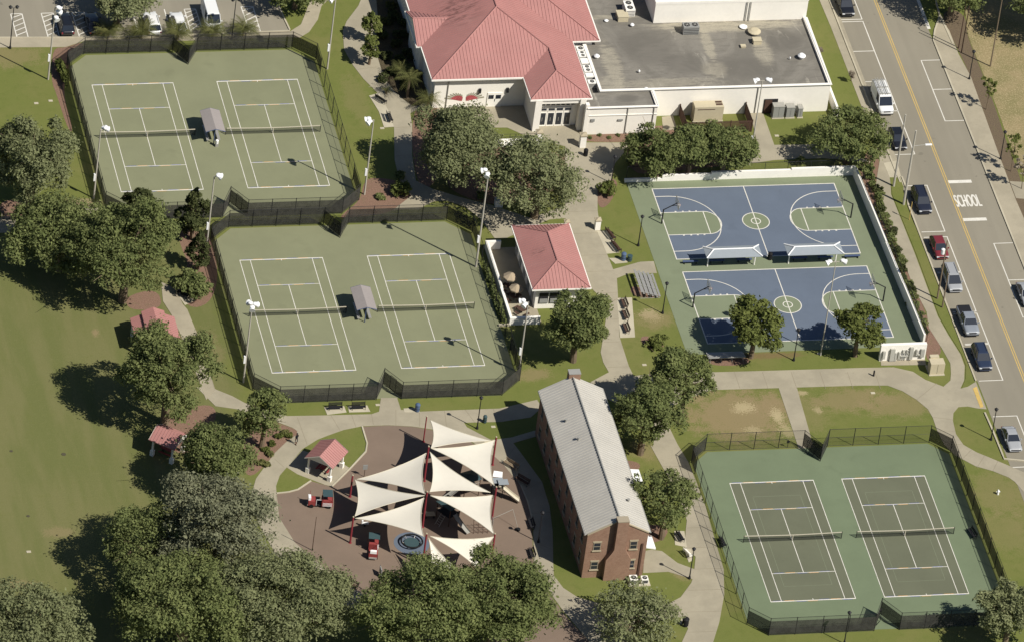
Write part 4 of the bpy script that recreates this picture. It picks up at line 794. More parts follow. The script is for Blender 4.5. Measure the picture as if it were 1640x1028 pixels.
def umbrella(lab, x, y, r, z, mat='umbrella', tilt=.28):
    t = thing('patio_umbrella', lab, 'umbrella', (x, y, 0), None, False); n = 8; m = MB()
    P = [(r * math.cos(i * 2 * math.pi / n + tilt), r * math.sin(i * 2 * math.pi / n + tilt), z) for i in range(n)]
    m.add(P + [(0, 0, z + .55), (0, 0, z + .5)] + [(p[0], p[1], z - .16) for p in P], [(i, (i + 1) % n, n) for i in range(n)] + [((i + 1) % n, i, n + 1) for i in range(n)] + [(i, n + 2 + i, n + 2 + (i + 1) % n, (i + 1) % n) for i in range(n)]); m.build('canopy', mat, t)
    MB().tube((0, 0, 0), (0, 0, z + .6), .03).build('pole', 'galv', t); m = MB()
    for i in range(n): m.tube((0, 0, z + .45), (P[i][0], P[i][1], z - .02), .012, .012, 4)
    m.build('rib', 'galv', t); return t
def round_table(lab, x, y, r=.6):
    t = thing('patio_table', lab, 'table', (x, y, 0), 'round tables on the kiosk patio', False); MB().lathe((0, 0, .7), [(r, 0), (r, .05)], 18).build('tabletop', 'brown', t); MB().lathe((0, 0, 0), [(.25, 0), (.25, .04), (.04, .06), (.04, .7)], 8).build('pedestal', 'dark', t)
    m = MB()
    for i in range(4):
        a = i * math.pi / 2 + .6; m.obox(((r + .35) * math.cos(a), (r + .35) * math.sin(a)), .35, .7, .42, .46, a); m.tube(((r + .35) * math.cos(a), (r + .35) * math.sin(a), 0), ((r + .35) * math.cos(a), (r + .35) * math.sin(a), .42), .03)
    m.build('stools', 'brown', t)
umbrella('tan patio umbrella farther from the camera, upper of the pair', .95, 6.7, 1.0, 2.1, tilt=.1); umbrella('tan patio umbrella nearer the camera, lower of the pair', 1.2, 4.2, .95, 2.1, tilt=.5)
round_table('brown round table standing in the sun at the open end of the patio', 1.6, 1.6); round_table('brown round table under the upper tan umbrella', .95, 6.5); round_table('brown round table under the lower tan umbrella', 1.15, 4.4)
# plaza piers and terrace wall
def pier(lab, px, py, h=1.5, w=.8):
    g = G2(px, py); t = thing('gate_pier', lab, 'pillar', (g[0], g[1], 0), 'white capped piers around the plaza', False); MB().box(-w / 2, w / 2, -w / 2, w / 2, 0, h).build('shaft', 'trim_white', t)
    MB().box(-w / 2 - .08, w / 2 + .08, -w / 2 - .08, w / 2 + .08, h, h + .14).add([(-w / 2, -w / 2, h + .14), (w / 2, -w / 2, h + .14), (w / 2, w / 2, h + .14), (-w / 2, w / 2, h + .14), (0, 0, h + .34)], [(0, 1, 4), (1, 2, 4), (2, 3, 4), (3, 0, 4)]).build('cap', 'stone', t)
pier('white pier with stone cap at the top right corner of the kiosk roof', 906, 371, 1.6, .65); pier('white pier with stone cap by the lawn edge, opposite the kiosk', 956, 367, 1.5, .7); pier('white pier with stone cap left of the entrance steps', 862, 229, 1.8, .8); pier('white pier with stone cap right of the entrance steps', 932, 235, 1.9, .8)
t = thing('terrace_wall', 'stepped white retaining wall with a dark rail left of the entrance steps', 'wall', (8, 38.6, 0)); MB().box(4.0, 11.0, 38.3, 38.65, 0, .55).box(4.0, 11.0, 37.9, 38.29, 0, .3).box(4, 11, 37.5, 37.89, 0, .15).build('wall', 'trim_white', t)
m = MB(); m.path([(4.2, 39.1, .95), (11, 39.1, .95)], .025, 5); m.path([(4.2, 39.1, .5), (11, 39.1, .5)], .02, 5); [m.tube((4.2 + i * 1.13, 39.1, 0), (4.2 + i * 1.13, 39.1, .95), .025) for i in range(7)]; m.build('railing', 'dark', t)
# walls round the basketball courts
bw = thing('court_wall', 'stepped white rendered wall along the far and right sides of the basketball courts', 'wall', (40, 28.8, 0)); m = MB()
for x0, x1, h in ((21.2, 26.3, .45), (26.3, 33.0, .95), (33.0, 44.0, 1.2), (44.0, 52.82, 1.4)): m.box(x0, x1, 28.9, 29.25, 0, h)
ys = [28.9, 21, 12, 3, -8.05]; 
for i, h in enumerate((1.65, 1.75, 1.6, 1.7)): m.prism([(52.55 + (28.9 - ys[i]) * .019, ys[i]), (52.82 + (28.9 - ys[i]) * .019, ys[i]), (52.82 + (28.9 - ys[i + 1]) * .019, ys[i + 1]), (52.55 + (28.9 - ys[i + 1]) * .019, ys[i + 1])], 0, h)
m.build('wall', 'trim_white', bw)
t = thing('wall_top_fence', 'thin chain-link fence with posts rising behind the white basketball court wall', 'fence', (53, 10, 0)); m = MB(); r = MB()
FN = [(21.5, 29.45), (53.05, 29.45), (53.75, -8.0)]
for (a, b) in zip(FN[:-1], FN[1:]):
    m.add([(a[0], a[1], 0), (b[0], b[1], 0), (b[0], b[1], 2.2), (a[0], a[1], 2.2)], [(0, 1, 2, 3)]); r.tube((*a, 2.2), (*b, 2.2), .035)
    n = int(math.hypot(b[0] - a[0], b[1] - a[1]) / 3)
    for i in range(n + 1): MB().tube((a[0] + (b[0] - a[0]) * i / n, a[1] + (b[1] - a[1]) * i / n, 0), (a[0] + (b[0] - a[0]) * i / n, a[1] + (b[1] - a[1]) * i / n, 2.2), .035).build('post', 'dark', t)
m.build('chain_link', 'link', t); r.build('rail', 'dark', t)
# white sculpted entrance wall and its foundation
mw = thing('sculpted_wall', 'white monument wall with raised grey relief shapes at the near corner of the basketball courts', 'monument', (49.7, -11, 0))
MB().box(46.7, 52.85, -11.1, -10.6, 0, 2.5).build('slab', 'trim_white', mw); rl = MB()
def rel(u0, u1, a0, a1, d=.28): rl.box(46.7 + u0, 46.7 + u1, -11.1 - d, -11.101, a0, a1)
for u0, u1, a0, a1 in ((.3, .65, .5, 1.7), (1.3, 1.9, .12, 2.05), (1.95, 2.2, .12, 1.4), (2.4, 2.62, .5, 1.5), (3.9, 4.35, .3, 2.2), (4.75, 4.95, .9, 1.8), (5.0, 5.35, .9, 1.05), (5.4, 5.9, .6, 1.85), (2.7, 3.75, .75, .92)): rel(u0, u1, a0, a1)
for u, z in ((2.95, 1.35), (3.45, 1.35)): rel(u, u + .32, z + .3, z + .42, .2); rel(u, u + .11, z, z + .3, .2); rel(u, u + .3, z - .08, z + .03, .2); rel(u + .2, u + .32, z - .35, z - .08, .2); rel(u, u + .2, z - .4, z - .3, .2)
for u in (2.55, 2.8, 3.05, 3.3): rel(u, u + .16, .15, .5, .12)
rl.build('relief', 'relief_grey', mw)
t = thing('utility_cabinet', 'cream two-part electrical box on the grass between the two curving paths near the street', 'cabinet', (53.6, -14, 0)); MB().box(52.7, 54.6, -14.4, -13.1, .1, 1.75).build('cabinet', 'cream_box', t); MB().box(52.9, 54.1, -13.09, -12.5, .1, 1.9).build('rear_box', 'cream_box', t); MB().box(52.6, 54.7, -14.6, -12.4, 0, .09).build('base', 'kerb', t); MB().box(53.64, 53.66, -14.42, -14.401, .2, 1.7).build('door_seam', 'dark', t)
t = thing('transformer_box', 'white box with grey lid under the trees near the entrance plaza', 'cabinet', (*G2(798, 330), 0), None, False); MB().box(-.5, .5, -.4, .4, 0, 1.1).build('cabinet', 'trim_white', t); MB().box(-.55, .55, -.45, .45, 1.1, 1.16).build('lid', 'galv', t)
# gabled red shelters
def gable_shelter(lab, c, ang, L, Wd, ze, zr_, posts, table=True, brown=None):
    t = thing('picnic_shelter', lab, 'picnic shelter', (c[0], c[1], 0), 'red-roofed picnic shelters', False, ang); m = MB(); h = Wd / 2; k = (zr_ - ze) / h
    f1 = lambda x, y: ze + k * (y + h); f2 = lambda x, y: ze + k * (h - y)
    slope(m, [(-L / 2, -h), (L / 2, -h), (L / 2, 0), (-L / 2, 0)], f1, 1, .12, step=.4, h=.05); slope(m, [(-L / 2, 0), (L / 2, 0), (L / 2, h), (-L / 2, h)], f2, 1, .12, step=.4, h=.05); m.build('roof', 'red_roof', t)
    m = MB()
    for x in (-L / 2 - .04, L / 2 + .04):
        m.add([(x, -h, ze - .1), (x, 0, zr_ - .1), (x, 0, zr_ + .05), (x, -h, ze + .05), (x, h, ze - .1), (x, h, ze + .05)], [(0, 1, 2, 3), (1, 4, 5, 2)])
        xb = x * .93; m.add([(xb, -h * .85, ze), (xb, h * .85, ze), (xb, 0, zr_ - .12), (xb * .98, -h * .85, ze), (xb * .98, h * .85, ze), (xb * .98, 0, zr_ - .12)], [(0, 1, 2), (5, 4, 3), (0, 3, 4, 1), (1, 4, 5, 2), (2, 5, 3, 0)])
    m.build('gable', 'trim_white', t)
    for sx in (-1, 1):
        for sy in (-1, 1):
            x, y = sx * (L / 2 - .45), sy * (h - .45); p = MB().box(x - .11, x + .11, y - .11, y + .11, 0, ze + .12).build('post', 'trim_white', t); MB().box(x - .24, x + .24, y - .24, y + .24, 0, .8).build('pier', 'trim_white', p)
    if table:
        m = MB(); m.box(-.9, .9, -.38, .38, .72, .77); m.build('table_top', 'red_play', t); m = MB()
        for s in (-1, 1): m.box(-.9, .9, s * .75 - .13, s * .75 + .13, .43, .47)
        m.build('bench', 'red_play', t); m = MB()
        for x in (-.6, .6): m.box(x - .04, x + .04, -.85, .85, .36, .42).box(x - .04, x + .04, -.05, .05, 0, .72)
        m.build('table_frame', 'dark', t)
    return t
struct(MB().prism([G2(*q) for q in ((461, 746), (485, 719), (531, 779.5), (561, 750), (545, 738), (520, 780))], 0, .03).build('shelter_pad', 'concrete')) if False else None
gable_shelter('red gabled picnic shelter on its own lawn inside the playground ring', (-30.25, -29.15), math.radians(52), 4.3, 4.0, 2.5, 3.6, 4)
gable_shelter('lone red gabled shelter at the edge of the big field, half under trees', (-49.7, -24.6), math.radians(-39), 3.7, 3.8, 2.6, 3.7, 4)
t = thing('picnic_shelter', 'red two-tiered picnic shelter with raised centre roof beside the big field', 'picnic shelter', (-47.7, -2.2, 0), 'red-roofed picnic shelters'); m = MB()
f1 = lambda x, y: 3.5 + .42 * (x + 49.2); f2 = lambda x, y: 3.5 + .42 * (-46.2 - x); slope(m, [(-49.2, -5.0), (-47.7, -5.0), (-47.7, .2), (-49.2, .2)], f1, 0, step=.4, h=.05); slope(m, [(-47.7, -5.0), (-46.2, -5.0), (-46.2, .2), (-47.7, .2)], f2, 0, step=.4, h=.05); m.build('roof', 'red_roof', t)
m = MB(); f1 = lambda x, y: 2.6 + .42 * (x + 50.6); f2 = lambda x, y: 2.6 + .42 * (-44.8 - x); slope(m, [(-50.6, -4.4), (-49.1, -4.4), (-49.1, .0), (-50.6, .0)], f1, 0, step=.4, h=.05); m.build('lower_roof', 'red_roof', t); m = MB(); slope(m, [(-46.3, -4.4), (-44.8, -4.4), (-44.8, .0), (-46.3, .0)], f2, 0, step=.4, h=.05); m.build('lower_roof', 'red_roof', t)
for x in (-50.2, -45.2):
    for y in (-4.0, -.4): MB().box(x - .15, x + .15, y - .15, y + .15, 0, 2.7).build('post', 'trim_white', t)
for x in (-48.9, -46.5):
    for y in (-4.0, -.4): MB().box(x - .1, x + .1, y - .1, y + .1, 0, 3.5).build('post', 'trim_white', t)
# ---------------------------------------------------------------- tennis enclosures
FH = 2.75
def fence(lab, pts, screens, gates=()):
    """pts: closed outline; screens: indices of the runs carrying the black windscreen"""
    cx = sum(p[0] for p in pts) / len(pts); cy = sum(p[1] for p in pts) / len(pts)
    t = thing('court_fence', lab, 'fence', (cx, cy, 0)); rl = MB(); n = len(pts); post = None
    for i in range(n):
        a, b = pts[i], pts[(i + 1) % n]; L = math.hypot(b[0] - a[0], b[1] - a[1]); k = max(1, round(L / 3.05))
        rl.tube((*a, FH), (*b, FH), .03, n=5); rl.tube((*a, FH * .5), (*b, FH * .5), .018, n=4); rl.tube((*a, .08), (*b, .08), .018, n=4)
        for j in range(k):
            x, y = a[0] + (b[0] - a[0]) * j / k, a[1] + (b[1] - a[1]) * j / k
            if post is None: post = MB().tube((x, y, 0), (x, y, FH + .05), .042 if j else .05, n=6).build('post', 'dark', t); p0 = (x, y)
            else: p = post.copy(); COL.objects.link(p); p.location = (x - p0[0], y - p0[1], 0)
        z1 = 2.3
        nx, ny = -(b[1] - a[1]) / L * .03, (b[0] - a[0]) / L * .03
        m = MB(); K = max(1, int(L / 3)) 
        if i in screens:
            m.add([(a[0] + nx, a[1] + ny, .25), (b[0] + nx, b[1] + ny, .25), (b[0] + nx, b[1] + ny, z1), (a[0] + nx, a[1] + ny, z1)], [(0, 1, 2, 3)]); m.build('windscreen', 'screen', t)
        m = MB().add([(*a, .05), (*b, .05), (*b, FH), (*a, FH)], [(0, 1, 2, 3)]); m.build('chain_link', 'link', t)
    rl.build('rail', 'dark', t)
    for (c, a) in gates:
        g = MB(); u = (math.cos(a) * .55, math.sin(a) * .55)
        P = [(c[0] - u[0], c[1] - u[1], .1), (c[0] + u[0], c[1] + u[1], .1), (c[0] + u[0], c[1] + u[1], 2.1), (c[0] - u[0], c[1] - u[1], 2.1), (c[0] - u[0], c[1] - u[1], .1)]
        g.path(P, .035, 5); g.build('gate', 'dark', t)
    return t
PA_ = chamf(*ENC['A'][:5], ENC['A'][5], ENC['A'][6], o=.25); PC_ = chamf(*ENC['C'][:5], ENC['C'][5], ENC['C'][6], o=.25); PE_ = chamf(*ENC['E'][:5], ENC['E'][5], ENC['E'][6], o=.25)
def split(P, runs):
    """cut the long side runs so that the windscreen can stop part-way"""
    Q = []; n = len(P); idx = []
    for i in range(n):
        a, b = P[i], P[(i + 1) % n]; cuts = runs.get(i)
        segs = [(0, 1, 1)] if cuts is None else cuts
        for s, e, f in segs:
            if f: idx.append(len(Q))
            Q.append((a[0] + (b[0] - a[0]) * s, a[1] + (b[1] - a[1]) * s))
    return Q, idx
# runs: 0 NW chamfer,1..4 north,5 NE chamfer,6 east,7 SE,8..11 south,12 SW,13 west
Q, ix = split(PA_, {6: [(0, .1, 1), (.1, .86, 0), (.86, 1, 1)]}); fence('black-screened fence round the far pair of tennis courts beside the car park', Q, ix, (((-33.6, 59.5), math.radians(-55)), ((-31.6, 25.9), math.radians(-60))))
Q, ix = split(PC_, {6: [(0, .1, 1), (.1, .8, 0), (.8, 1, 1)]}); fence('black-screened fence round the middle pair of tennis courts above the playground', Q, ix, (((-20.2, 20.3), math.radians(-70)), ((-18.5, -13.5), math.radians(-60))))
Q, ix = split(PE_, {1: [(0, 1, 0)], 4: [(0, 1, 0)], 5: [(0, 1, 1)], 6: [(0, 1, 1)], 13: [(0, .93, 0), (.93, 1, 1)]}); fence('open chain-link and black-screen fence round the near right pair of tennis courts', Q, ix, (((33.0, -29.8), math.radians(-50)), ((34.0, -63.9), math.radians(50))))
NETL = {'A1': 'left net of the far tennis pair', 'A2': 'right net of the far tennis pair', 'C1': 'left net of the middle tennis pair', 'C2': 'right net of the middle tennis pair', 'E1': 'left net of the near right tennis pair', 'E2': 'right net of the near right tennis pair'}
for k, (x, y) in COURTS.items():
    xm, ym = x + 5.485, y + 11.885; t = thing('tennis_net', 'tennis net with white tape, the ' + NETL[k], 'tennis net', (xm, ym, 0), None, False)
    a = 6.4; N = 16; top = []
    for i in range(N + 1):
        u = -a + 2 * a * i / N; top.append((u, 0, .95 + .13 * (abs(u) / a) ** 1.5))
    m = MB(); m.add([(p[0], 0, .05) for p in top] + [(p[0], 0, p[2] - .03) for p in top], [(i, i + 1, N + 2 + i, N + 1 + i) for i in range(N)]); m.build('net', 'netmesh', t)
    m = MB()
    for p, q_ in zip(top[:-1], top[1:]): m.add([(p[0], -.02, p[2] - .09), (q_[0], -.02, q_[2] - .09), (q_[0], -.02, q_[2] + .02), (p[0], -.02, p[2] + .02), (p[0], .03, p[2] - .09), (q_[0], .03, q_[2] - .09), (q_[0], .03, q_[2] + .02), (p[0], .03, p[2] + .02)], [(0, 1, 2, 3), (7, 6, 5, 4), (3, 2, 6, 7)])
    m.build('tape', 'net_tape', t); MB().box(-.04, .04, -.035, .04, .03, .92).build('centre_strap', 'net_tape', t)
    for s in (-1, 1): MB().tube((s * a, 0, 0), (s * a, 0, 1.15), .045).build('post', 'dark', t)
def court_canopy(lab, x, y, gx, gy):
    t = thing('bench_shelter', lab, 'shelter', (x, y, 0), 'grey shelters between tennis courts', False); L = 4.7; w = 1.32; k = .32
    m = MB(); m.slab([(-w, -L / 2, 2.35), (0, -L / 2, 2.35 + w * k), (0, L / 2, 2.35 + w * k), (-w, L / 2, 2.35)], .06); m.slab([(0, -L / 2, 2.35 + w * k), (w, -L / 2, 2.35), (w, L / 2, 2.35), (0, L / 2, 2.35 + w * k)], .06); m.build('roof', 'shelter_grey', t)
    m = MB()
    for yy in (-L / 2 - .03, L / 2 + .03): m.path([(-w, yy, 2.3), (0, yy, 2.3 + w * k), (w, yy, 2.3)], .05, 5)
    m.build('roof_trim', 'blue_bench', t)
    for yy in (-L / 2 + .4, L / 2 - .4): MB().tube((0, yy, 0), (0, yy, 2.7), .07).build('post', 'blue_bench', t)
    for s in (-1, 1): MB().box(s * .75 - .18, s * .75 + .18, -1.7, 1.7, .43, .48).box(s * .75 - .04, s * .75 + .04, -1.4, -1.3, 0, .43).box(s * .75 - .04, s * .75 + .04, 1.3, 1.4, 0, .43).build('bench', 'alu', t)
court_canopy('small grey gabled shelter standing between the far two tennis courts', -32.4, 42.1, 0, 0); court_canopy('small grey gabled shelter standing between the middle two tennis courts', -19.4, 2.75, 0, 0)
t = thing('drinks_cooler', 'white cooler on a stand at the near end of the far grey shelter', 'cooler', (-32.1, 39.6, 0), None, False); MB().lathe((0, 0, .5), [(.2, 0), (.22, .5), (.15, .56)], 10).build('tank', 'lamp_white', t); MB().box(-.2, .2, -.2, .2, 0, .49).build('stand', 'galv', t)

# ---------------------------------------------------------------- basketball hoops, shelters, bleachers
def hoop(lab, x, y, s):
    t = thing('basketball_hoop', lab, 'basketball hoop', (x, y, 0), None, False)
    MB().tube((0, 0, 0), (0, 0, 2.35), .1, .09).build('post', 'dark', t); m = MB(); m.tube((0, 0, 2.3), (s * 1.75, 0, 3.35), .07); m.tube((s * 1.0, 0, 2.9), (s * 1.75, 0, 2.95), .04); m.build('arm', 'dark', t)
    b = MB().box(s * 1.76 - .02, s * 1.76 + .02, -.9, .9, 2.85, 3.95).build('backboard', 'netmesh' if False else 'backboard', t); m = MB(); xx = s * 1.76 - s * .0
    m.path([(xx, -.9, 2.85), (xx, .9, 2.85), (xx, .9, 3.95), (xx, -.9, 3.95), (xx, -.9, 2.85)], .035, 4); m.path([(xx, -.3, 3.15), (xx, .3, 3.15), (xx, .3, 3.6), (xx, -.3, 3.6), (xx, -.3, 3.15)], .02, 4); m.build('backboard_frame', 'galv', b)
    m = MB(); R_ = [(s * 2.03 + .23 * math.cos(a), .23 * math.sin(a), 3.05) for a in np.linspace(0, 2 * math.pi, 13)]; m.path(R_, .015, 4); m.build('rim', 'red_play', t); MB().lathe((s * 2.03, 0, 2.6), [(.13, 0), (.22, .44)], 10).build('net', 'hoopnet', t)
MT['backboard'] = mesh_fabric('clear_backboard', S(200, 205, 210), .22)
hoop('black gooseneck basketball hoop at the left end of the far blue court', 24.25, 19.65, 1); hoop('black gooseneck basketball hoop at the right end of the far blue court', 50.1, 19.6, -1); hoop('black gooseneck basketball hoop at the left end of the near blue court', 24.5, 1.5, 1); hoop('black gooseneck basketball hoop at the right end of the near blue court', 50.2, 1.4, -1)
def yshelter(lab, x0, x1, y):
    t = thing('sideline_shelter', lab, 'shelter', ((x0 + x1) / 2, y, 0), 'blue-grey shelters between basketball courts'); ze, zr_ = 2.3, 2.75; h = 1.25; a, b = x0 + 1.15, x1 - 1.15
    C4 = [(x0, y - h, ze), (x1, y - h, ze), (x1, y + h, ze), (x0, y + h, ze)]; A, B = (a, y, zr_), (b, y, zr_)
    m = MB(); m.slab([C4[0], C4[1], B, A], .04); m.slab([C4[1], C4[2], B], .04); m.slab([C4[2], C4[3], A, B], .04); m.slab([C4[3], C4[0], A], .04); m.build('canopy', 'blue_grey', t)
    m = MB(); u = lambda p: (p[0], p[1], p[2] + .06); m.tube(u(A), u(B), .09)
    for c, r in ((C4[0], A), (C4[3], A), (C4[1], B), (C4[2], B)): m.tube(u(c), u(r), .09)
    m.build('roof_tube', 'lamp_white', t)
    for x in (x0 + .6, x1 - .6): MB().tube((x, y, 0), (x, y, 2.5), .09).build('post', 'trim_white', t)
yshelter('blue-grey hipped sideline shelter with white tubes, left of the centre bin', 27.75, 35.3, 10.1); yshelter('blue-grey hipped sideline shelter with white tubes, right of the centre bin', 38.75, 46.35, 10.1)
for i, (x, y) in enumerate(((26.2, 10.8), (29.75, 10.8), (33.5, 10.85), (41.0, 10.8), (44.5, 10.8), (48.2, 10.85))):
    t = thing('player_bench', 'backless blue sideline bench, ' + ['leftmost, outside the left shelter', 'left one under the left shelter', 'right one under the left shelter', 'left one under the right shelter', 'right one under the right shelter', 'rightmost, outside the right shelter'][i], 'bench', (x, y, 0), 'blue benches between the basketball courts', False)
    MB().box(-1.05, 1.05, -.18, .18, .42, .47).build('seat', 'blue_bench', t); [MB().box(s * .8 - .03, s * .8 + .03, -.15, .15, 0, .419).build('leg', 'dark', t) for s in (-1, 1)]
def bin_(lab, px, py, mat, r=.3, h=.9, dome=True, at=None):
    g = at or G2(px, py); t = thing('litter_bin', lab, 'litter bin', (g[0], g[1], 0), None, False)
    MB().lathe((0, 0, 0), [(r * .85, 0), (r, .1), (r, h)], 14).build('body', mat, t); MB().lathe((0, 0, h), [(r * 1.08, 0), (r * 1.08, .06)] + ([(r * .8, .2), (r * .3, .27)] if dome else [(r * .6, .07)]), 14).build('lid', mat, t); MB().lathe((0, 0, h * .45), [(r + .012, 0), (r + .012, .05)], 14).build('band', 'dark', t)
bin_('black litter bin between the two sideline shelters', 1232.5, 416, 'black'); bin_('dark litter bin below the white pier right of the entrance', 937.5, 250, 'black'); bin_('blue litter bin on the small pad by the plaza lawn', 998, 417, 'blue_can', .33, 1.0); bin_('teal litter bin beside the blue bin on the lawn edge', 1008, 418, 'teal_can', .33, .8, False)
bin_('blue litter bin beside the path below the middle tennis fence', 668, 658, 'blue_can', .32, 1.0); bin_('slim dark bin on the grass wedge beside the playground path', 776, 676, 'teal_can', .26, .9); bin_('round black litter bin on the lawn corner by the wide right-hand path', 1097, 1001, 'black', .42, 1.0)
def bleacher(lab, x0, y0, L, rows, ang, step=.62, rise=.2):
    t = thing('bleachers', lab, 'bleachers', (x0, y0, 0), None, False, ang)
    for i in range(rows):
        z = .42 + i * rise; y = i * step; MB().box(0, L, y, y + .26, z, z + .04).build('seat_plank', 'alu', t)
        if i: MB().box(0, L, y - .3, y - .06, z - .3, z - .27).build('foot_plank', 'alu', t)
    for k in range(4):
        x = .25 + k * (L - .5) / 3; m = MB(); m.tube((x, .1, .4), (x, (rows - 1) * step + .2, .4 + (rows - 1) * rise), .03); m.tube((x, 0, .04), (x, (rows - 1) * step + .2, .04), .03)
        for i in range(rows): m.tube((x, i * step + .13, 0), (x, i * step + .13, .42 + i * rise), .025)
        m.build('frame', 'galv', t)
bleacher('five-row aluminium bleachers on the grass beside the left side of the basketball slab', 20.6, 3.5, 4.9, 5, math.radians(90)); 
bleacher('low aluminium bleachers beside the left small street oak below the basketball slab', 28.9, -8.6, 4.9, 4, math.radians(180), .5, .14)

# ---------------------------------------------------------------- benches
def bench(lab, px, py, ang, mat='dark', seat='dark', L=1.8, at=None):
    g = at or G2(px, py); t = thing('park_bench', lab, 'bench', (g[0], g[1], 0), None, False, math.radians(ang))
    m = MB()
    for k in range(4): m.box(-L / 2, L / 2, -.24 + k * .12, -.14 + k * .12, .44, .475)
    m.build('seat', seat, t); m = MB()
    for k in range(4): m.box(-L / 2, L / 2, .27 + k * .02, .3 + k * .02, .52 + k * .11, .6 + k * .11)
    m.build('backrest', seat, t)
    for s in (-1, 1):
        m = MB(); x = s * (L / 2 - .06); m.path([(x, -.22, 0), (x, -.22, .66), (x, .25, .66)], .03, 5); m.path([(x, .22, 0), (x, .25, .5), (x, .36, .98)], .03, 5); m.tube((x, -.22, .42), (x, .25, .42), .025); m.build('end_frame', mat, t)
bench('black slatted bench on the left pad below the middle tennis fence', 537, 655.5, 0); bench('black slatted bench on the right pad below the middle tennis fence', 574, 655, 0)
bench('long brown slatted bench beside the plaza, nearer the white pier', 965, 380, 105, 'dark', 'brown', 2.2, (16.8, 17.3)); bench('brown slatted bench beside the plaza, second below the white pier', 975, 396, 105, 'dark', 'brown', 2.2, (17.0, 14.6))
bench('topmost of three slatted benches on the pale strip right of the kiosk path', 999, 490, -88, 'dark', 'brown', 1.8); bench('middle of three slatted benches on the pale strip right of the kiosk path', 1001, 508, -88, 'dark', 'brown', 1.8); bench('lowest of three slatted benches on the pale strip right of the kiosk path', 1002, 529, -88, 'dark', 'brown', 1.8)
bench('bench at the path pad left of the main building, upper of two', 610, 163, 125); bench('bench at the path pad left of the main building, lower of two', 624, 192, 92)
bench('pale slatted bench at the top right edge of the playground', 818, 748, -50, 'cream_box', 'wood', 2.2); bench('brown bench in shade on the right playground edge, below the pale one', 836, 773, -50, 'dark', 'brown', 2.0)
bench('black bench on the right playground edge, upper of two facing the sails', 850, 842, -90); bench('black bench on the right playground edge, lower of two near the big oak', 851, 889, -90)
bench('black bench on a pad beside the wide path near the brick building', 1089, 862, 100); bench('white-topped bench at the path fork behind the brick building', 1101, 889, 112, 'galv', 'trim_white', 1.5)
bench('concrete-framed bench beside the round hedge near the tennis fence', 293, 476, -50, 'cream_box', 'dark', 2.0); bench('dark bench at the far left edge below the olive tree', 14, 353, -8, 'cream_box', 'dark', 2.0); bench('brown bench at the lower left playground edge beside the oaks', 562, 938, -50, 'dark', 'brown', 2.0)
bench('dark bench just inside the left fence of the near right tennis courts', 1157, 871, 95); bench('dark bench just inside the right fence of the near right tennis courts', 1556, 857, -80)

# ---------------------------------------------------------------- lighting poles
def street_lamp(lab, px, py, h, double=False, at=None, col='dark', dist=.45):
    g = at or G2(px, py); t = thing('street_lamp', lab, 'street lamp', (g[0], g[1], 0), None, False)
    MB().lathe((0, 0, 0), [(.2, 0), (.16, .25), (.09, .5), (.075, 1.2), (.055, h - .45)], 8).build('post', col, t)
    if double:
        MB().path([(-dist, 0, h - .35), (dist, 0, h - .35)], .035, 5).build('crossarm', col, t)
    for x in ((-dist, dist) if double else (0,)):
        f = MB().lathe((x, 0, h - .48), [(.08, 0), (.19, .1), (.23, .32)], 8).build('lantern', 'dark', t); MB().lathe((x, 0, h - .159), [(.28, 0), (.16, .12), (.03, .26)], 8).build('lantern_cap', col, f)
for a in (('twin-headed dark lamp at the edge of the car park, far left', 16, 78, 7.0, True), ('twin-headed dark lamp behind the palms in the car park', 371, 64, 6.8, True), ('dark lamp on the lawn left of the far basketball hoop', 1022, 394, 5.0), ('dark lamp on the lawn beside the bleachers', 1061, 502, 5.1), ('dark lamp on the grass wedge behind the shade sails', 764, 686, 5.2),
          ('dark lamp at the near edge of the basketball slab between two small trees', 1271, 577, 5.2), ('dark lamp at the path fork behind the brick building', 1104, 926, 5.0), ('dark lamp in front of the brick gable beside the small bottom tree', 972, 1000, 5.3), ('dark lamp on the grass island beside the silver sedan', 1587, 704, 5.2), ('dark lamp on the far pavement beside the dry grass', 1552, 128, 4.9),
          ('dark lamp on the far pavement beside the striplings', 1602, 256, 4.8), ('dark lamp beside the flowering shrub on the plaza', 979, 294, 4.6), ('dark lamp at the bottom edge below the near tennis fence', 1352, 1030, 5.2), ('dark lamp in the shade of the brick building', 862, 868, 5.0)): street_lamp(*a)
def flood(lab, b, t_, h, heads, box=True, r=.13):
    g = G2(*b); t = thing('floodlight_pole', lab, 'floodlight pole', (g[0], g[1], 0), None, False)
    MB().tube((0, 0, 0), (0, 0, h), r, r * .6, 10).build('pole', 'pole', t)
    if box: MB().box(-.3, -.05, -.16, .1, h * .26, h * .26 + 1.1).build('control_box', 'lamp_white', t)
    for dx, dy, dz in heads:
        MB().tube((0, 0, h + dz - .1), (dx * .75, dy * .75, h + dz), .045).build('arm', 'pole', t); q = MB()
        a = math.atan2(dy, dx); ex, ey = math.cos(a), math.sin(a)
        n = 10; c0 = (dx * .8, dy * .8, h + dz + .05); c1 = (dx * .8 + ex * .42, dy * .8 + ey * .42, h + dz - .12); q.tube(c0, c1, .2, .42, 10); q.lathe((c0[0], c0[1], c0[2]), [(.2, -.05), (.34, .08), (.3, .2), (.12, .27)], 10); q.build('lamp_head', 'lamp_white', t)
flood('pale floodlight pole outside the top left corner of the far tennis fence', (77, 128), 0, 11.8, ((.5, -.2, 0), (.6, .2, -.9), (.2, -.6, -1.4)))
flood('pale floodlight pole left of the left net of the far tennis pair', (150, 318), 0, 11.2, ((.8, .1, 0), (.6, .5, -.2))); flood('pale floodlight pole on the lawn between the far tennis courts and the curved path', (524, 111), 0, 11.6, ((-.6, .2, 0), (-.6, -.3, 0)))
